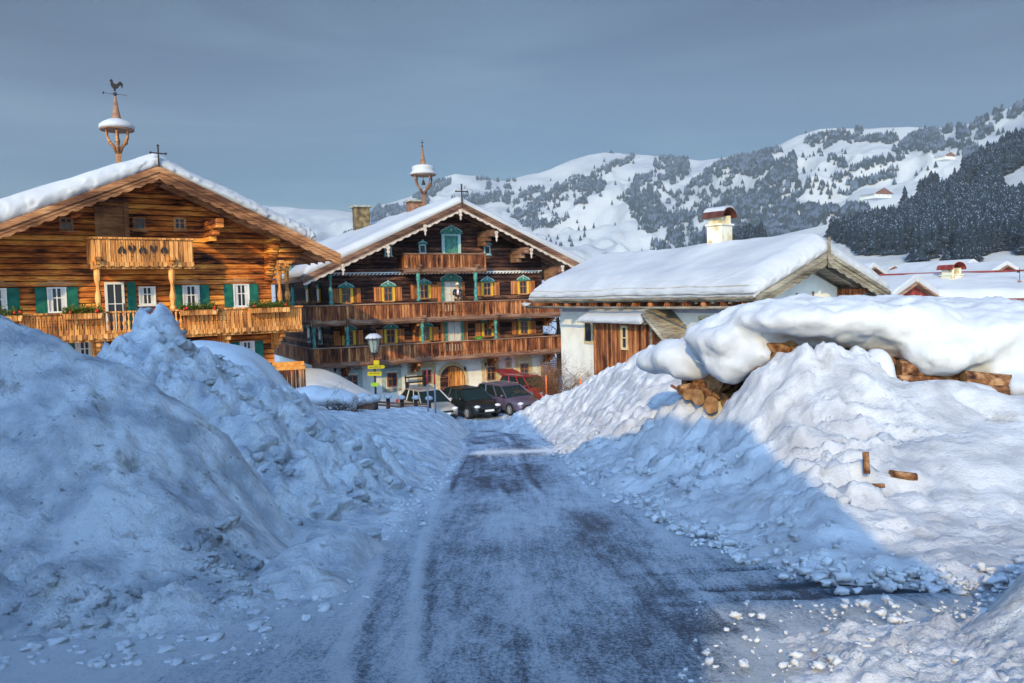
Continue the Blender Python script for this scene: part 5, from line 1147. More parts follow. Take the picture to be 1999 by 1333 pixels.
# red-brown plank gable and more snowy roofs of the village edge
def small_house(u, v, Y, w, hh, d, yaw, mw, label):
    p = P(u, v, Y); e = empty('house', Vector((p.x, p.y, p.z - hh)), R(yaw)); tag(e, label, 'house'); rr = w * .24
    MB().prism([(-w / 2, -1), (w / 2, -1), (w / 2, hh), (0, hh + rr), (-w / 2, hh)], 0, d).build('wall', M[mw], e)
    b = MB(); sb = MB()
    for s_ in (-1, 1):
        b.prism([(0, hh + rr + .01), (s_ * w * .6, hh - rr * .2), (s_ * w * .6, hh - rr * .2 + .12), (0, hh + rr + .13)][::s_], -.5, d + .4); sb.prism([(0, hh + rr + .135), (s_ * w * .6, hh - rr * .2 + .125), (s_ * w * .59, hh - rr * .2 + .42), (s_ * w * .5, hh - rr * .0 + .55), (0, hh + rr + .60)][::s_], -.4, d + .35)
    ro = b.build('roof', M['beam_dark'], e); sb.build('snow', M['snow_roof'], ro, bev=.08)
    q = MB()
    for k in (-.28, 0, .28): q.box(k * w - .28, k * w + .28, -.03, -.003, hh * .45, hh * .45 + .7)
    q.build('window', M['glass'], e)
small_house(1778, 581, 46.5, 3.2, 1.4, 4, 24, 'red_roof', 'low red plank building wedged between barn and long snowy roof')
small_house(1700, 560, 74, 7, 3, 8, 30, 'red_roof', 'red brown house peeping out behind the barn gable')
small_house(1895, 556, 92, 10, 4, 9, 20, 'house_wood', 'brown chalet roof behind the long red-ridged house')
small_house(1960, 558, 80, 8, 4, 9, 15, 'red_roof', 'snowy chalet at the right edge behind the long house')
# far village houses
M['house_wood'] = wood('house_wood', (.10, .04, .02), (.25, .10, .06), (.35, .18, .10), True, .3, .2, .4)
for i, (u, v, Y, w, hh, lb) in enumerate(((1750, 506, 640, 9, 5, 'far small chalet with brown gable, left one of a pair below the forest'), (1764, 505, 620, 12, 6.5, 'far larger chalet with brown gable, right one of the pair below the forest'), (1744, 525, 520, 10, 6, 'far white chalet with brown gable standing lower in the snow'), (1722, 506, 640, 9, 3.6, 'far dark barn half hidden in the snow left of the chalets'), (1797, 512, 600, 11, 8, 'far timber framed house beside dark spruces'), (1736, 512, 610, 5, 2.5, 'far tiny hut behind the barn roof'), (1778, 536, 190, 4.6, 3.0, 'small red hut alone on the snowfield'), (1855, 302, 1500, 26, 9, 'far alpine hut at the top of the open snowfield'), (1725, 375, 1250, 34, 10, 'far long farm with trees on the open slope'), (1713, 412, 900, 13, 4, 'tiny white roofed hut above the tree line strip'))):
    p = P(u, v, Y); e = empty('chalet', (p.x, p.y, p.z - hh * .6), R(random.uniform(5, 25))); tag(e, lb, 'house'); rr = w * .22
    MB().prism([(-w / 2, -3), (w / 2, -3), (w / 2, hh * .55), (0, hh * .55 + rr), (-w / 2, hh * .55)], 0, w * .9).build('wall', M['plaster'] if i not in (3, 4) else M['house_wood'], e)
    MB().prism([(-w / 2 + .05, hh * .28), (w / 2 - .05, hh * .28), (w / 2 - .05, hh * .55), (0, hh * .55 + rr - .1), (-w / 2 + .05, hh * .55)], -.25, -.02).build('timber_gable', M['house_wood'] if i != 6 else M['red_roof'], e)
    b = MB()
    for k in (-1, 0, 1): b.box(k * w * .28 - .5, k * w * .28 + .5, -.10 if i not in (3, 4) else -.34, -.02, hh * .05, hh * .05 + 1.2)
    for k in (-.5, .5): b.box(k * w * .4 - .45, k * w * .4 + .45, -.36, -.26, hh * .36, hh * .36 + 1.1)
    b.build('window', M['glass'], e)
    b = MB()
    for s_ in (-1, 1): b.prism([(0, hh * .55 + rr), (s_ * w * .62, hh * .55 - rr * .24), (s_ * w * .62, hh * .55 - rr * .24 + .8), (0, hh * .55 + rr + .8)][::s_], -1.2, w * .95)
    ro = b.build('snow_roof', M['snow_roof'], e)
# ============================================================ unseen shadow casters added behind the camera, cut to the foreground shade
def shade_caster(name, prof, y0, y1, label, roof):
    x0 = sum(p[0] for p in prof) / len(prof); e = empty(name, (x0, y1, 0)); tag(e, label, 'house')
    MB().prism([(a - x0, b) for a, b in prof], 0, y0 - y1).build('wall', M['logs_gold'], e)
    MB().prism([(a - x0, b) for a, b in roof], -.4, y0 - y1 + .4).build('roof', M['snow_roof'], e)
shade_caster('farmhouse', [(-17.6, -1), (-7.8, -1), (-7.8, 10.97), (-5.85, 10.97), (-9, 15.2), (-11, 16.7), (-14.2, 16.7), (-17.6, 15.2)], -4.35, -4, 'tall thin shadow caster added behind the camera to the left, out of view', [(-18.2, 14.95), (-14.2, 16.75), (-11, 16.75), (-9.6, 15.72), (-9.6, 15.9), (-11, 17.0), (-14.2, 17.0), (-18.2, 15.2)])  # thin unseen panel cut to a shadow outline, not a full farmhouse
gp = [(-9.2, -1), (-1.7, -1), (-1.7, 5.45), (.36, 5.45), (.3, 5.7), (-.5, 7.3), (-1.0, 8.6), (-2.4, 9.8), (-4.2, 10.5), (-6.1, 10.6), (-9.2, 10.6)]
shade_caster('barn', gp, -6.6, -6, 'thin timber shadow caster added behind the camera, out of view', [(-4.3, 10.52), (-6.1, 10.62), (-9.2, 10.62), (-9.2, 10.75), (-6, 10.75), (-4.2, 10.65)])  # unseen panel added to shade the near road and bank, no barn

# ============================================================ log pile under its snow cap
def log_mats():
    m = mat('log_end', (.5, .3, .15), .8); nt, N, Lk, B = nodes(m)
    w = N('ShaderNodeTexWave', wave_type='RINGS', rings_direction='Y'); w.inputs['Scale'].default_value = 17; w.inputs['Distortion'].default_value = 5; w.inputs['Detail'].default_value = 3
    t = N('ShaderNodeTexCoord'); Lk(t.outputs['Object'], w.inputs[0]); n = N('ShaderNodeTexNoise'); n.inputs['Scale'].default_value = 7; n.inputs['Detail'].default_value = 6; Lk(t.outputs['Object'], n.inputs[0])
    a = N('ShaderNodeMath', operation='MULTIPLY_ADD', i_1=.3); Lk(w.outputs[1], a.inputs[0]); Lk(n.outputs[0], a.inputs[2])
    r = ramp(N, [(.35, (.05, .022, .01)), (.60, (.22, .105, .04)), (.95, (.48, .28, .13))]); Lk(a.outputs[0], r.inputs[0]); Lk(r.outputs[0], B.inputs[0]); return m
M['log_end'] = log_mats()
M['log_bark'] = noisy('log_bark', (.025, .012, .008), (.20, .085, .035), ns=7, bump=.9, bs=16, dist=.05, c3=(.42, .24, .12))
LG = 'logs sticking out of the snow covered pile'
def log(u, v, Y, r, L_, yaw, pitch, label, group=None):
    Y = Y - (.62 if u > 1460 and u < 1690 else .35 if u >= 1690 and Y > 12 else .05 if Y > 12 else 0); r = r * (1.12 if Y > 12 else 1); p = P(u, v, Y); e = empty('log', p, 0); e.rotation_euler = (R(pitch), 0, -R(yaw)); tag(e, label, 'log', group)
    n = 14; b = MB(); ph = random.random() * 6; rr = [r * (1 + .10 * math.sin(2 * a_ + ph) + .05 * math.sin(5 * a_ + ph)) for a_ in [6.283 * k / n for k in range(n)]]
    v_ = []
    for yy in (0, L_):
        for k in range(n): a_ = 6.283 * k / n; v_.append((rr[k] * math.cos(a_), yy, rr[k] * math.sin(a_)))
    b.add(v_, [(k, (k + 1) % n, (k + 1) % n + n, k + n) for k in range(n)] + [tuple(range(n, 2 * n))]); b.build('bark', M['log_bark'], e)
    MB().add([(x * .985, -.004, z) for x, y, z in v_[:n]], [tuple(range(n))[::-1]]).build('cut_end', M['log_end'], e)
for a in ((1385, 742, 14.6, .30, 1.6, 62, 0, 'biggest log of the pile, its broad cut end facing left'), (1432, 765, 14.7, .17, 1.4, 100, 4, 'log lying crosswise beneath the biggest log'),
          (1335, 745, 15.2, .10, 1.2, 80, -6, 'thin log poking out left of the biggest log'), (1352, 752, 14.9, .12, 1.2, 95, 0, 'bark covered log under the snow blob, left of the biggest log'),
          (1325, 762, 15.0, .08, .9, 120, 12, 'thin slanting log low at the left end of the pile'), (1362, 775, 14.5, .13, 1.0, 40, 0, 'short log low in the dip of the bank'),
          (1388, 790, 14.2, .13, 1.1, 15, 0, 'lowest log in the dip of the bank'), (1415, 783, 14.3, .12, 1.1, 70, 0, 'split log lying right of the lowest one'), (1450, 740, 14.2, .11, 1.2, 110, 8, 'log at the right edge of the dip'),
          (1345, 770, 14.8, .10, .8, 20, 0, 'small log end beside the left red plank'), (1400, 770, 14.4, .09, .8, -10, 0, 'small log wedged under the biggest log'),
          (1500, 690, 13.8, .14, 1.3, 60, 0, 'log under the orange edged board'), (1540, 683, 13.9, .15, 1.2, 10, 0, 'log end between board and smooth snow top'), (1520, 700, 13.7, .12, 1.1, -20, 0, 'dark log end just above the bank crest'),
          (1600, 690, 13.9, .15, 1.2, 30, 0, 'log end right of the smooth snow top'), (1625, 700, 13.8, .11, 1.2, 80, -12, 'log slanting down to the right on the crest'), (1468, 720, 13.9, .13, 1.3, 50, 25, 'reddish log rising up the bank crest'),
          (1708, 690, 13.2, .12, 1.2, 75, -35, 'red brown log sloping down beside the snow cone'), (1755, 722, 12.9, .13, 1.4, 95, 0, 'pale log lying level right of the snow cone'), (1745, 742, 12.8, .08, 1.0, 90, 0, 'thin log under the pale level log'),
          (1722, 712, 13.0, .10, 1.0, 30, 0, 'log end tucked behind the snow cone'), (1878, 748, 12.5, .17, 1.4, 100, -6, 'rough barked log at the right opening of the pile'), (1925, 755, 12.4, .15, 1.2, 20, 0, 'log end deep in the right opening'), (1905, 768, 12.2, .10, 1.1, 85, 0, 'thin log at the bottom of the right opening'), (1945, 738, 12.6, .11, 1.2, 60, 10, 'log under the snow ball at the right opening')):
    log(*a)
def stick(u, v, Y, r, L_, yaw, pitch, label): log(u, v, Y, r, L_, yaw, pitch, label)
stick(1692, 925, 9.35, .035, .26, 10, 78, 'upright weathered stick frozen into the sunlit bank'); stick(1738, 925, 9.4, .05, .30, 95, -8, 'split wood piece half buried in the sunlit bank'); stick(1702, 948, 9.15, .025, .14, 95, 0, 'small stick at the foot of the upright one')
# loose boards
def board(u, v, Y, w, L_, t, yaw, pitch, roll, m, label):
    o = MB().box(-w / 2, w / 2, 0, L_, -t / 2, t / 2).build('board', m, None, bev=.008); o.location = P(u, v, Y); o.rotation_euler = (R(pitch), R(roll), R(yaw)); tag(o, label, 'board', None)
M['orange_wood'] = noisy('orange_wood', (.60, .20, .03), (.75, .34, .08), ns=6, scale=(1, .2, 1)); M['grey_green'] = noisy('grey_green', (.40, .42, .34), (.52, .54, .46), ns=4)
board(1375, 712, 14.2, .42, 1.3, .03, -52, -24, 20, M['grey_green'], 'grey green board lying over the biggest log')
board(1475, 690, 13.75, .10, 1.0, .06, -78, 10, 0, M['orange_wood'], 'orange edged board under the snow arch')
board(1455, 735, 13.9, .08, 1.1, .05, -70, 40, 0, M['brick_dark'], 'red brown plank rising along the bank crest')
board(1310, 752, 15.1, .07, 1.0, .05, -80, -32, 0, M['brick_dark'], 'thin red plank at the left end of the pile')
board(1630, 705, 13.5, .08, .9, .04, -75, -24, 0, M['orange_wood'], 'orange plank slanting out right of the smooth snow top')

def blobs(name, ells, vox, m, label, cat, disp=.05, seed=0, sm=6, kind=None):
    """one closed lump of snow grown together from overlapping ellipsoids"""
    b = MB()
    for (u, v, Y, rx, ry, rz) in ells:
        c = P(u, v, Y); b.ball(c, (rx, ry, rz), 20, 14)
    o = b.build(name, m, None, True)
    r = o.modifiers.new('r', 'REMESH'); r.mode = 'VOXEL'; r.voxel_size = vox; r.use_smooth_shade = True
    s = o.modifiers.new('s', 'SMOOTH'); s.iterations = 16; s.factor = .6
    if disp:
        t = bpy.data.textures.new(name, 'CLOUDS'); t.noise_scale = .5; t.noise_depth = 3
        d = o.modifiers.new('d', 'DISPLACE'); d.texture = t; d.strength = disp; d.mid_level = .5; d.texture_coords = 'GLOBAL'
    if disp:
        t2 = bpy.data.textures.new(name, 'CLOUDS'); t2.noise_scale = .11; t2.noise_depth = 3; d2 = o.modifiers.new('d2', 'DISPLACE'); d2.texture = t2; d2.strength = disp * .22; d2.texture_coords = 'GLOBAL'
    return tag(o, label, cat, None, kind)
cap = []
for u, v, rx, rz in ((1395, 662, .52, .36), (1440, 648, .62, .42), (1500, 632, .85, .42), (1570, 628, .95, .44), (1650, 628, 1.0, .46), (1740, 624, 1.0, .44), (1830, 630, 1.0, .46), (1920, 636, 1.0, .5), (2010, 648, 1.0, .5), (2110, 655, 1.0, .5), (2220, 660, 1.0, .5)):
    cap += [(u, v, 14.3, rx, 1.15, rz), (u + 10, v - 6, 15.6, rx * 1.1, 1.5, rz * .85), (u + 25, v - 16, 17.2, rx * 1.1, 1.5, rz * .7)]
cap += [(1425, 712, 13.8, .46, .6, .34), (1475, 690, 13.5, .3, .5, .22), (1455, 690, 13.9, .40, .6, .25), (1600, 640, 13.4, .6, .6, .22), (1690, 648, 13.2, .7, .6, .24), (1765, 664, 13.1, .5, .6, .32), (1830, 690, 12.6, .58, .7, .36), (1870, 680, 12.6, .5, .6, .35), (1800, 700, 12.8, .34, .5, .28), (1900, 712, 12.7, .4, .5, .24), (1960, 690, 12.7, .6, .6, .36), (1985, 725, 12.4, .33, .4, .20), (1995, 756, 12.0, .36, .5, .22), (1530, 664, 13.7, .5, .45, .13), (1600, 668, 13.5, .4, .4, .12), (1690, 672, 13.3, .4, .4, .14), (1560, 622, 13.5, 1.2, 1.0, .30), (1650, 624, 13.5, 1.3, 1.1, .36), (1750, 634, 13.4, 1.2, 1.1, .44), (1900, 648, 13.2, 1.4, 1.1, .46), (2080, 720, 12.5, .8, .7, .5)]
blobs('snow_heap', cap, .07, M['snow'], 'massive rounded snow cap bulging over the log pile, right', 'snow heap', .26)
blobs('snow_heap', [(1330, 698, 15.4, .62, .7, .36), (1368, 705, 15.1, .5, .6, .38), (1290, 705, 16.0, .5, .7, .25), (1385, 722, 14.9, .3, .4, .22), (1345, 725, 15.0, .4, .4, .18)], .06, M['snow'], 'smaller snow blob overhanging the left end of the log pile', 'snow heap', .12)
blobs('snow_mound', [(1712, 728, 12.4, .24, .4, .42), (1700, 765, 12.25, .34, .4, .28), (1745, 775, 12.2, .36, .4, .25), (1655, 765, 12.2, .34, .4, .28), (1620, 785, 12.0, .3, .4, .22), (1830, 768, 12.0, .95, .5, .20), (1785, 778, 12.0, .4, .5, .22)], .05, M['snow'], 'cone shaped fresh snow lumps on the crest of the sunlit bank', 'snow mound', .06)
# core of the pile: dark stacked wood that fills the gaps
cb = MB(); 
for i in range(26):
    u = 1400 + i * 28; c = P(u, 700 + 30 * math.sin(i * 1.7), 14.6 + .3 * math.sin(i * 2.1)); c2 = c + Vector((.2, 2.2, 0)); cb.tube([c, c2], .28, 9)
tag(cb.build('firewood', M['log_bark']), 'dark stacked firewood glimpsed deep between snow cap and bank', 'firewood', kind='stuff')

# ============================================================ cars
M['tyre'] = mat('tyre', (.02, .02, .022), .8); M['rim'] = noisy('rim', (.35, .35, .36), (.55, .55, .55), ns=9, rough=.4, metal=.6, bump=0)
M['car_glass'] = mat('car_glass', (.012, .022, .02), .12, 0, .35); M['lamp'] = mat('lamp', (.75, .75, .78), .15, .1, .8); M['plate'] = mat('plate', (.8, .8, .8), .4); M['red_lamp'] = mat('red_lamp', (.5, .02, .02), .3)
def paint(name, c): 
    m = noisy(name, c, tuple(x * .8 for x in c), ns=2, rough=.28, bump=0, spec=.6, metal=.35); m.node_tree.nodes['Principled BSDF'].inputs['Coat Weight'].default_value = .5; return m
def car(x, y, hd, pm, label, L_=4.2, H_=1.46, estate=False, hatch_open=False, frost=False):
    e = empty('car', (x, y, gz(x, y) - .02), R(hd)); tag(e, label, 'car', None)
    w = .87; k = L_ / 4.2
    st = [(-2.08, .45, .86, .80), (-2.02, .32, .93, .92), (-1.75, .24, .95, .98), (-1.2, .22, .95, 1), (-.4, .20, .94, 1), (.4, .20, .93, 1), (.85, .20, .92, 1), (1.2, .22, .86, .99), (1.6, .24, .78, .96), (1.88, .28, .70, .90), (2.02, .34, .60, .82), (2.08, .42, .52, .72)]
    ring = [(0, 0), (.86, 0), (.97, .12), (1, .4), (.99, .7), (.93, .92), (.80, 1.0), (.4, 1.02), (0, 1.03)]
    v = []; n = len(ring) * 2 - 2
    for sx, zb, zt, wf in st:
        full = [(a, b) for a, b in ring] + [(-a, b) for a, b in ring[-2:0:-1]]
        for a, b in full: v.append((sx * k, -a * w * wf, zb + (zt - zb) * b))
    m_ = len(st); f = [(i * n + j, i * n + (j + 1) % n, (i + 1) * n + (j + 1) % n, (i + 1) * n + j) for i in range(m_ - 1) for j in range(n)] + [tuple(range(n)), tuple(range((m_ - 1) * n, m_ * n))[::-1]]
    body = mesh_obj('body', v, f, pm, e, True)
    # cabin
    rb = -2.0 if estate else -1.85; rt = -1.75 if estate else -1.35
    base = [(rb * k, .80), (1.02 * k, .84)]; top = [(rt * k, .60), (.22 * k, .62)]; zb_, zt_ = .93, H_ - .06
    def quadx(x0, y0, z0, x1, y1, z1): pass
    g = MB(); V = [(base[0][0], -base[0][1], zb_), (base[1][0], -base[1][1], zb_ - .04), (base[1][0], base[1][1], zb_ - .04), (base[0][0], base[0][1], zb_), (top[0][0], -top[0][1], zt_), (top[1][0], -top[1][1], zt_), (top[1][0], top[1][1], zt_), (top[0][0], top[0][1], zt_)]
    g.hexa(V); g.build('windows', M['car_glass'], e)
    r = MB(); r.hexa([(top[0][0] - .04, -top[0][1] - .02, zt_), (top[1][0] + .04, -top[1][1] - .02, zt_), (top[1][0] + .04, top[1][1] + .02, zt_), (top[0][0] - .04, top[0][1] + .02, zt_), (top[0][0] + .10, -.50, H_), (top[1][0] - .10, -.50, H_), (top[1][0] - .10, .50, H_), (top[0][0] + .10, .50, H_)])
    for s_ in (-1, 1):
        for t0, t1 in ((0, 0), (.36, .30), (.70, .64), (1, 1)):
            xb = base[0][0] + (base[1][0] - base[0][0]) * t0; xt = top[0][0] + (top[1][0] - top[0][0]) * t1
            yb_ = base[0][1] + (base[1][1] - base[0][1]) * t0; yt = top[0][1]
            r.tube([(xb, s_ * (yb_ + .005), zb_ - .03), (xt, s_ * (yt + .008), zt_ + .01)], [.045, .035], 6)
    r.build('roof', pm, e, bev=.02)
    if estate:
        MB().box(top[0][0] + .1, top[1][0] - .1, -.58, -.55, H_ + .02, H_ + .05).box(top[0][0] + .1, top[1][0] - .1, .55, .58, H_ + .02, H_ + .05).build('roof_rail', M['rim'], e)
    for s_ in (-1, 1):
        for wx in (-1.28 * k, 1.30 * k):
            a = MB(); 
            for kk in range(17): an = math.pi * kk / 16; 
            pts = [(wx + .37 * math.cos(math.pi * q / 12), .30 + .37 * math.sin(math.pi * q / 12)) for q in range(13)]
            a.prism([(wx + .37, .18)] + pts[1:-1] + [(wx - .37, .18)], min(s_ * .70, s_ * (w + .004)), max(s_ * .70, s_ * (w + .004))).build('wheel_arch', M['tyre'], e)
            yy = s_ * (w + .012); wv = []
            b = MB(); ny = 18
            rp = [(.0, yy - s_ * .2), (.31, yy - s_ * .2), (.315, yy - s_ * .02), (.29, yy + s_ * .008), (.21, yy + s_ * .006)]
            vv = [(wx + q * math.cos(6.283 * j / ny), t_, .31 + q * math.sin(6.283 * j / ny)) for q, t_ in rp for j in range(ny)]
            b.add(vv, [(i * ny + j, i * ny + (j + 1) % ny, (i + 1) * ny + (j + 1) % ny, (i + 1) * ny + j) for i in range(4) for j in range(ny)]); wh = b.build('wheel', M['tyre'], e)
            c = MB()
            for j in range(7): an = 6.283 * j / 7; c.tube([(wx, yy + s_ * .012, .31), (wx + .19 * math.cos(an), yy + s_ * .010, .31 + .19 * math.sin(an))], [.035, .022], 5)
            c.tube([(wx + .205 * math.cos(6.283 * j / ny), yy + s_ * .008, .31 + .205 * math.sin(6.283 * j / ny)) for j in range(ny + 1)], .014, 5); c.build('rim', M['rim'], wh)
        MB().ball((.78 * k, s_ * (w + .08), .98), (.07, .11, .075)).build('mirror', pm, e, True)
        MB().ball((1.90 * k, s_ * .60, .66), (.16, .17, .085), 10, 8).build('headlight', M['lamp'], e, True)
        MB().box(-2.09 * k, -2.0 * k, s_ * .78 - .07, s_ * .78 + .07, .62, .86).build('tail_light', M['red_lamp'], e, bev=.01)
    MB().box(2.045 * k, 2.10 * k, -.42, .42, .52, .60).box(2.03 * k, 2.09 * k, -.55, .55, .30, .38).build('grille', M['tyre'], e, bev=.01)
    MB().box(2.09 * k, 2.115 * k, -.26, .26, .40, .50).build('number_plate', M['plate'], e)
    if hatch_open:
        o = MB().hexa([(-1.45, -.62, 1.42), (-1.40, -.62, 1.46), (-1.40, .62, 1.46), (-1.45, .62, 1.42), (-2.55, -.66, 1.72), (-2.52, -.66, 1.78), (-2.52, .66, 1.78), (-2.55, .66, 1.72)]).build('tailgate', pm, e, bev=.01)
        MB().box(-2.30, -1.62, -.5, .5, 0, .02).build('rear_window', M['car_glass'], o); ch = o.children[0]; ch.rotation_euler = (0, R(15.5), 0); ch.location = (0.35, 0, .94 )
    return e
c0 = paint('paint_beige', (.60, .54, .46)); c1 = paint('paint_black', (.018, .022, .022)); c2 = paint('paint_plum', (.16, .13, .20)); c3 = paint('paint_red', (.50, .012, .03))
car(-4.45, 40.9, -58, c0, 'silver beige hatchback at the left end of the parked row', 4.15, 1.50)
car(-2.32, 41.7, -58, c1, 'black hatchback parked second from left in the row', 4.15, 1.44)
car(-.28, 42.6, -56, c2, 'plum grey estate car with roof rails, third in the row', 4.5, 1.46, estate=True)
car(.95, 46.6, -52, c3, 'dark red hatchback with its tailgate standing open', 4.2, 1.5, estate=True, hatch_open=True)

# ============================================================ street lamp with walking signs
M['lamp_glass'] = mat('lamp_glass', (.34, .39, .35), .15, 0, .6); M['lamp_glass'].node_tree.nodes['Principled BSDF'].inputs['Alpha'].default_value = .75
M['sign_yellow'] = noisy('sign_yellow', (.95, .50, .01), (1.0, .60, .02), ns=5, rough=.5, bump=0); M['black'] = mat('black', (.015, .015, .015), .6)
p = P(734, 790, 32); e = empty('street_lamp', p, 0); tag(e, 'old style street lamp with snowy hat and scrollwork, carrying yellow walking signs', 'street lamp')
zt = P(730, 690, 32).z - p.z
MB().lathe([(.09, -.6), (.09, .1), (.06, .2), (.045, .5), (.04, zt)], (0, 0, 0), 10).lathe([(.06, .0), (.07, .03), (.06, .06)], (0, 0, zt * .55), 10).build('pole', M['iron'], e, True)
b = MB()
for k in range(4):
    an = 1.571 * k + .4; c_, s_ = math.cos(an), math.sin(an); pts = []
    for i in range(15): t = i / 14 * 5.2; r_ = .11 - .012 * t; pts.append((c_ * (.05 + r_ + r_ * math.cos(t + 3.14)), s_ * (.05 + r_ + r_ * math.cos(t + 3.14)), zt - .10 + r_ * math.sin(t)))
    b.tube(pts, .012, 5)
    b.tube([(c_ * .05, s_ * .05, zt), (c_ * .20, s_ * .20, zt + .14)], .014, 5)
b.build('scrollwork', M['iron'], e, True)
MB().lathe([(.15, .05), (.24, .58)], (0, 0, zt), 8).build('lantern_glass', M['lamp_glass'], e)
b = MB()
for k in range(8): an = .785 * k; b.tube([(.155 * math.cos(an), .155 * math.sin(an), zt + .04), (.245 * math.cos(an), .245 * math.sin(an), zt + .59)], .010, 4)
b.lathe([(.03, -.02), (.16, .03), (.15, .06)], (0, 0, zt), 8).tube([(0, 0, zt + .05), (0, 0, zt + .4)], .03, 6).lathe([(.36, .59), (.33, .66), (.18, .78), (.05, .84)], (0, 0, zt), 12)
b.build('lantern_frame', M['iron'], e); MB().lathe([(.34, .60), (.35, .64), (.28, .72), (.15, .80), (.03, .83)], (0, 0, zt), 14).build('snow', M['snow_roof'], e, True)
b = MB()
for s_ in (-1, 1):
    for z_ in (0, .12): b.tube([(s_ * (.05 + .045 * math.sin(t)), 0, zt + .98 + z_ + .05 * math.cos(t) * (1 if z_ else -1)) for t in [i * .5 for i in range(10)]], .009, 4)
b.tube([(0, 0, zt + .9), (0, 0, zt + 1.18)], .01, 4); b.build('finial', M['iron'], e)
def lens(o): pass
zz = P(731, 729, 32).z - p.z
q = MB().box(-.28, .28, -.07, -.05, zz - .09, zz + .08); s1 = q.build('walking_sign', M['sign_yellow'], e)
MB().box(-.20, -.06, -.0745, -.0705, zz - .0, zz + .02).box(-.04, .06, -.0745, -.0705, zz - .0, zz + .02).box(.09, .20, -.0745, -.0705, zz, zz + .02).build('lettering', M['black'], s1)
zz = P(731, 716, 32).z - p.z; q = MB().prism([(-.26, zz - .07), (.38, zz - .07), (.44, zz), (.38, zz + .07), (-.26, zz + .07)], -.10, -.08); s1 = q.build('walking_sign', M['sign_yellow'], e)
MB().box(-.2, -.04, -.1045, -.1005, zz - .012, zz + .012).box(-.01, .14, -.1045, -.1005, zz - .012, zz + .012).box(.17, .28, -.1045, -.1005, zz - .012, zz + .012).build('lettering', M['black'], s1)
zz = P(733, 708, 32).z - p.z; MB().box(-.02, .20, -.075, -.055, zz - .08, zz + .10).build('walking_sign', M['sign_yellow'], e)
zz = P(733, 750, 32).z - p.z; MB().box(-.16, .14, -.07, -.055, zz - .08, zz + .08).build('small_sign', noisy('sign_green', (.55, .65, .02), (.6, .7, .05), bump=0), e)

# ============================================================ snow poles, fence, bushes, box
M['pole_red'] = mat('pole_red', (.55, .04, .03), .5); M['pole_grey'] = mat('pole_grey', (.22, .22, .25), .5); M['pole_orange'] = mat('pole_orange', (.85, .16, .05), .5)
def snow_pole(u, v0, v1, Y, vm, label, top='pole_red', low='pole_grey', r=.035, lean=0):
    a = P(u, v0, Y); b_ = P(u, v1, Y); m_ = P(u, vm, Y); e = empty('snow_pole', a); e.rotation_euler = (0, R(lean), 0); tag(e, label, 'snow pole', 'snow poles marking the road')
    h1 = m_.z - a.z; h2 = b_.z - a.z; MB().tube([(0, 0, -.5), (0, 0, h1)], r, 8).build('shaft', M[low], e, True); MB().tube([(0, 0, h1 + .002), (0, 0, h2)], r * 1.02, 8).build('red_band', M[top], e, True)
snow_pole(836, 800, 722, 31.5, 750, 'taller of two red topped snow poles before the beige car')
snow_pole(850, 795, 727, 32, 750, 'shorter of two red topped snow poles before the beige car')
snow_pole(1134, 772, 739, 31, 765, 'bright red snow pole on the sunlit right bank', 'pole_orange', 'pole_grey', .035)
snow_pole(1067, 778, 733, 35, 770, 'orange snow pole beside the bare bush right of the red car', 'pole_orange', 'pole_orange', .03)
# rail fence with snow-hatted posts
e = empty('rail_fence', P(757, 795, 33.5)); tag(e, 'low rail fence with snow hats on its posts behind the flat snow', 'fence')
o0 = Vector(e.location); prev = None
for u, v, Y in ((733, 792, 33.0), (758, 794, 33.3), (785, 796, 33.5), (812, 796, 33.7), (838, 797, 34)):
    q = P(u, v, Y) - o0; a = MB().tube([q + Vector((0, 0, -.4)), q + Vector((0, 0, .36))], .085, 8).build('post', M['logs_dark'], e); MB().lathe([(.10, .0), (.17, .04), (.15, .13), (.04, .18)], q + Vector((0, 0, .36)), 10).build('snow_hat', M['snow_roof'], a, True)
    if prev: MB().tube([prev + Vector((0, 0, .05)), q + Vector((0, 0, .05))], .05, 6).tube([prev + Vector((0, 0, .17)), q + Vector((0, 0, .17))], .05, 6).build('rail', M['beam_dark'], e)
    prev = q
e = empty('picket_fence', P(722, 800, 30.5)); tag(e, 'short dark fence corner beside the snow capped bush', 'fence'); o0 = Vector(e.location); b = MB(); pts = [(692, 800, 29.0), (707, 796, 29.6), (722, 792, 30.2), (730, 790, 31)]
for i in range(3):
    a_, b_ = P(*pts[i]) - o0, P(*pts[i + 1]) - o0
    for k in range(4): c = a_ + (b_ - a_) * k / 4; b.box(c.x - .05, c.x + .05, c.y - .02, c.y + .02, c.z - .5, c.z + .28)
    b.hexa([a_ + Vector((0, -.03, .1)), b_ + Vector((0, -.03, .1)), b_ + Vector((0, .03, .1)), a_ + Vector((0, .03, .1)), a_ + Vector((0, -.03, .22)), b_ + Vector((0, -.03, .22)), b_ + Vector((0, .03, .22)), a_ + Vector((0, .03, .22))])
b.build('picket_panel', M['beam_dark'], e)
q = MB()
for c in ((699, 783, 29.3), (716, 780, 30), (730, 777, 30.8), (708, 774, 30.5)): q.ball(P(*c) - o0, (.30, .25, .16), 10, 8)
q.build('snow', M['snow_roof'], e, True)
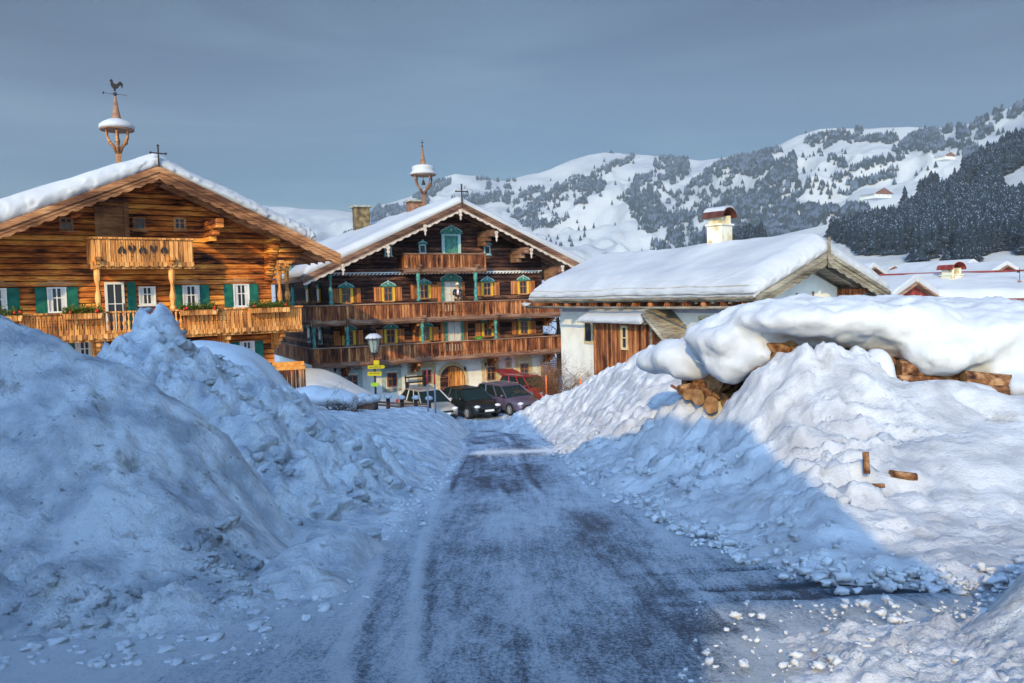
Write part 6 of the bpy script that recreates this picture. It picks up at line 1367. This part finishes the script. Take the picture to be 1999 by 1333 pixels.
# snow capped bush
def twigs(b, c, n, L0, r0, seed, spread=1.0, up=.2, lv=2):
    r = random.Random(seed)
    def go(p, d, L_, rad, lev):
        pts = [p]; 
        for i in range(3): d = (d + Vector((r.gauss(0, .25), r.gauss(0, .25), r.gauss(0, .2)))).normalized(); p = p + d * L_ / 3; pts.append(p)
        b.tube(pts, [rad, rad * .8, rad * .6, rad * .35], 4, False)
        if lev > 0:
            for k in range(4): t = pts[r.randint(1, 3)]; go(t, (d + Vector((r.gauss(0, .7), r.gauss(0, .7), r.gauss(0, .6)))).normalized(), L_ * .6, rad * .5, lev - 1)
    for i in range(n):
        a = r.uniform(0, 6.283); go(c + Vector((r.uniform(-.2, .2), r.uniform(-.2, .2), 0)), Vector((math.cos(a) * spread, math.sin(a) * spread, r.uniform(up, 1))).normalized(), L0 * r.uniform(.6, 1.1), r0, lv)
M['twig_brown'] = noisy('twig_brown', (.05, .025, .012), (.30, .15, .06), ns=7, bump=0); M['twig_dark'] = noisy('twig_dark', (.02, .012, .008), (.14, .07, .03), ns=7, bump=0)
c0_ = P(672, 812, 26.5); e = empty('bush', c0_); tag(e, 'dark twiggy bush bowed under a smooth blue snow cushion, left of the road', 'bush')
b = MB(); twigs(b, Vector((.0, 0, -.1)), 26, .75, .012, 5, 1.0, .3, 2); twigs(b, Vector((-.4, .3, .1)), 16, .7, .012, 6, 1.0, .2, 2); b.build('twigs', M['twig_dark'], e)
bl = blobs('snow', [(645, 775, 27, .75, .8, .30), (610, 768, 27.3, .6, .8, .28), (680, 780, 26.8, .35, .5, .25), (588, 768, 27.6, .4, .7, .22), (690, 792, 26.6, .16, .2, .18)], .06, M['snow'], None, None, .05)
bl.parent = e; bl.location = -c0_
# bare shrub and frosted tree in the gap between the houses
p = P(1092, 790, 37); e = empty('bare_shrub', p); tag(e, 'tangled bare brown shrub beside the red car and white wall', 'shrub')
b = MB(); 
for i in range(5): twigs(b, Vector((random.uniform(-.7, .7), random.uniform(-.5, .5), 0)), 9, 1.5, .018, 40 + i, .5, .6, 3)
b.build('twigs', M['twig_brown'], e)
M['frost'] = noisy('frost', (.35, .38, .50), (.72, .74, .82), ns=3, bump=0)
p = P(1090, 700, 62); e = empty('frosted_tree', Vector((p.x, p.y, -5))); tag(e, 'frost covered tree filling the gap between dark farmhouse and barn', 'tree')
b = MB().tube([(0, 0, -.5), (.1, 0, 2.5), (0, .1, 6)], [.25, .18, .08], 8)
for zz in (1.5, 2.5, 3.5, 4.5): twigs(b, Vector((0, 0, zz)), 6, 2.2, .04, int(zz * 10), 1, .1, 2)
b.build('trunk', M['twig_dark'], e); r = random.Random(3); vs = []; fs = []
for i in range(9000):
    a = r.uniform(0, 6.28); q = r.random() ** .5 * 3.2; z_ = r.uniform(.2, 6.5); q *= (1 - abs(z_ - 3) / 5) ; 
    if vn(np.array([q * math.cos(a) * 1.6]), np.array([z_ * 1.6]), 3)[0] < .38: continue
    c = Vector((q * math.cos(a), q * math.sin(a), z_)); d = Vector((r.gauss(0, 1), r.gauss(0, 1), r.gauss(0, 1))).normalized() * .09; d2 = d.cross(Vector((r.gauss(0, 1), r.gauss(0, 1), 1))).normalized() * .03
    k = len(vs); vs += [c - d, c + d2, c + d, c - d2]; fs.append((k, k + 1, k + 2, k + 3))
mesh_obj('crown', vs, fs, M['frost'], e)
# brown wooden box
p = P(566, 752, 30.5); e = empty('wooden_box', p, R(18)); tag(e, 'brown plank box with snow around it, corner of the yard below the golden farmhouse', 'wooden box')
b = MB(); hh = P(566, 716, 30.5).z - p.z
for i in range(7): b.box(-.56 + .16 * i, -.56 + .16 * i + .145, -.02, .03, -.6, hh - .12)
b.build('side_boards', M['plank_dark'], e); MB().box(-.60, .60, -.06, .08, hh - .12, hh).box(-.60, -.50, .09, 1.0, hh - .12, hh).box(.52, .62, .09, 1.0, hh - .12, hh).box(-.6, .62, 1.0, 1.1, hh - .1, hh + .12).build('rim_boards', M['orange_wood'], e, bev=.01); MB().box(.50, .60, .09, 1.0, -.6, hh - .123).build('end_boards', M['plank_dark'], e)
# bench by the wall, pot on the balcony
x, z = MH.L(812, 752, .5); e = empty('bench', MH.W(x, -.55, z - .25), MH.th); tag(e, 'dark bench against the white wall behind the beige car', 'bench')
MB().box(-.62, .62, -.2, .2, .42, .47).build('seat', M['black'], e); MB().box(-.62, .62, .17, .20, .68, .78).build('backrest', M['black'], e)
for s_ in (-.55, .55): MB().box(s_ - .04, s_ + .04, -.18, .2, -.2, .418).box(s_ - .03, s_ + .03, .203, .24, .0, .85).build('leg', M['black'], e)
x, z = MH.L(937, 662, 1.1); e = empty('plant_pot', MH.W(x, -1.05, z - .14), MH.th); tag(e, 'bright green pot plant on the lower balcony of the dark farmhouse', 'plant pot')
MB().lathe([(.08, 0), (.12, .16), (.10, .17)], (0, 0, 0), 10).build('pot', M['turquoise'], e); b = MB(); twigs(b, Vector((0, 0, .15)), 14, .22, .02, 9, 1, .3, 1); b.build('leaves', mat('bright_leaf', (.08, .50, .03), .6), e)
# ============================================================ the man on the upper balcony
def skin_body(name, verts, edges, radii, m, parent, root=0, sub=2):
    me = bpy.data.meshes.new(name); me.from_pydata(verts, edges, []); me.materials.append(m); o = bpy.data.objects.new(name, me); COL.objects.link(o); o.parent = parent
    s = o.modifiers.new('skin', 'SKIN'); s.use_smooth_shade = True
    for i, sv in enumerate(me.skin_vertices[0].data): rr = radii[i]; sv.radius = rr if isinstance(rr, tuple) else (rr, rr); sv.use_root = (i == root)
    u_ = o.modifiers.new('sub', 'SUBSURF'); u_.levels = u_.render_levels = sub; return o
M['skin'] = mat('skin', (.55, .30, .20), .6); M['navy'] = noisy('navy', (.02, .02, .035), (.05, .05, .07), ns=9); M['shirt'] = mat('shirt', (.75, .77, .85), .8); M['straw'] = noisy('straw', (.70, .62, .45), (.80, .74, .60), ns=12); M['leather'] = noisy('leather', (.10, .06, .03), (.18, .11, .06), ns=8)
x, z = MH.L(893, 556, .75); zfl = zuf; pe = empty('person', MH.W(x, -.72, zfl), MH.th - R(8)); hs_ = (z + .02 - zfl) / 1.72; pe.scale = (hs_, hs_, hs_); tag(pe, 'person in dark jacket and light hat standing with folded arms on the upper balcony', 'person')
body = skin_body('body', [(0, 0, .95), (0, .0, 1.12), (0, .01, 1.32), (0, .01, 1.44), (0, 0, 1.54), (0, -.01, 1.64), (0, -.01, 1.70),
    (.10, 0, .88), (.11, -.01, .48), (.12, .01, .09), (.12, -.12, .04), (-.10, 0, .88), (-.11, -.01, .48), (-.12, .01, .09), (-.12, -.12, .04),
    (.19, .0, 1.40), (.24, -.02, 1.15), (.04, -.20, 1.14), (-.19, .0, 1.40), (-.24, -.02, 1.15), (-.03, -.22, 1.17)],
    [(0, 1), (1, 2), (2, 3), (3, 4), (4, 5), (5, 6), (0, 7), (7, 8), (8, 9), (9, 10), (0, 11), (11, 12), (12, 13), (13, 14), (3, 15), (15, 16), (16, 17), (3, 18), (18, 19), (19, 20)],
    [(.15, .11), (.14, .10), (.17, .11), (.13, .09), .052, (.075, .09), (.06, .075), .088, .06, .045, .04, .088, .06, .045, .04, .065, .05, .035, .065, .05, .035], M['skin'], pe)
skin_body('jacket', [(0, .01, .86), (0, .01, 1.12), (0, .015, 1.32), (0, .015, 1.43), (.20, .0, 1.40), (.25, -.02, 1.15), (.10, -.17, 1.14), (-.20, .0, 1.40), (-.25, -.02, 1.15), (-.10, -.19, 1.17)], [(0, 1), (1, 2), (2, 3), (3, 4), (4, 5), (5, 6), (3, 7), (7, 8), (8, 9)], [(.19, .14), (.165, .12), (.19, .13), (.13, .10), .075, .062, .048, .075, .062, .048], M['navy'], pe)
skin_body('trousers', [(0, 0, .95), (.10, 0, .86), (.11, -.01, .48), (.12, .01, .10), (-.10, 0, .86), (-.11, -.01, .48), (-.12, .01, .10)], [(0, 1), (1, 2), (2, 3), (0, 4), (4, 5), (5, 6)], [(.16, .125), .10, .075, .06, .10, .075, .06], M['leather'], pe)
MB().ball((0, -.10, 1.30), (.07, .045, .15), 10, 8).build('shirt', M['shirt'], pe, True)
for s_ in (-1, 1):
    b = MB(); bx = s_ * -.02
    for k in range(4): b.tube([(s_ * .02 + .0, -.215 - .012 * k, 1.13 + .018 * k), (bx, -.225, 1.135 + .018 * k), (bx - s_ * .05, -.205, 1.13 + .02 * k)], [.010, .009, .007], 6)
    b.tube([(s_ * .03, -.20, 1.19), (s_ * .0, -.22, 1.215), (-s_ * .02, -.215, 1.22)], [.011, .010, .008], 6); b.build('hand', M['skin'], pe, True)
MB().lathe([(.16, 1.71), (.165, 1.725), (.095, 1.735), (.088, 1.80), (.06, 1.835), (.01, 1.84)], (0, -.01, 0), 16).build('hat', M['straw'], pe, True)
b = MB().ball((.028, -.098, 1.665), .009).ball((-.028, -.098, 1.665), .009); b.build('eye', M['black'], pe, True); MB().ball((0, -.108, 1.64), (.013, .022, .022)).build('nose', M['skin'], pe, True); MB().ball((0, -.095, 1.605), (.024, .010, .006)).build('mouth', mat('lip', (.4, .12, .1), .5), pe, True)
MB().ball((.078, 0, 1.655), (.012, .02, .03)).build('ear', M['skin'], pe, True); MB().ball((-.078, 0, 1.655), (.012, .02, .03)).build('ear', M['skin'], pe, True); MB().ball((0, .03, 1.68), (.078, .07, .06), 10, 8).build('hair', M['leather'], pe, True)
# ============================================================ air
hz = MB().box(-3200, 4200, -60, 5200, -260, 1250).build('haze', None); tag(hz, kind='stuff'); hz['label'] = 'thin blue winter haze between the village and the mountains'; hz['category'] = 'haze'
m = bpy.data.materials.new('haze'); m.use_nodes = True; nt = m.node_tree; nt.nodes.clear(); o_ = nt.nodes.new('ShaderNodeOutputMaterial'); pv = nt.nodes.new('ShaderNodeVolumePrincipled')
pv.inputs['Color'].default_value = (.80, .88, 1.0, 1); pv.inputs['Density'].default_value = .00011; pv.inputs['Anisotropy'].default_value = 0
nt.links.new(pv.outputs[0], o_.inputs['Volume']); hz.data.materials.clear(); hz.data.materials.append(m)
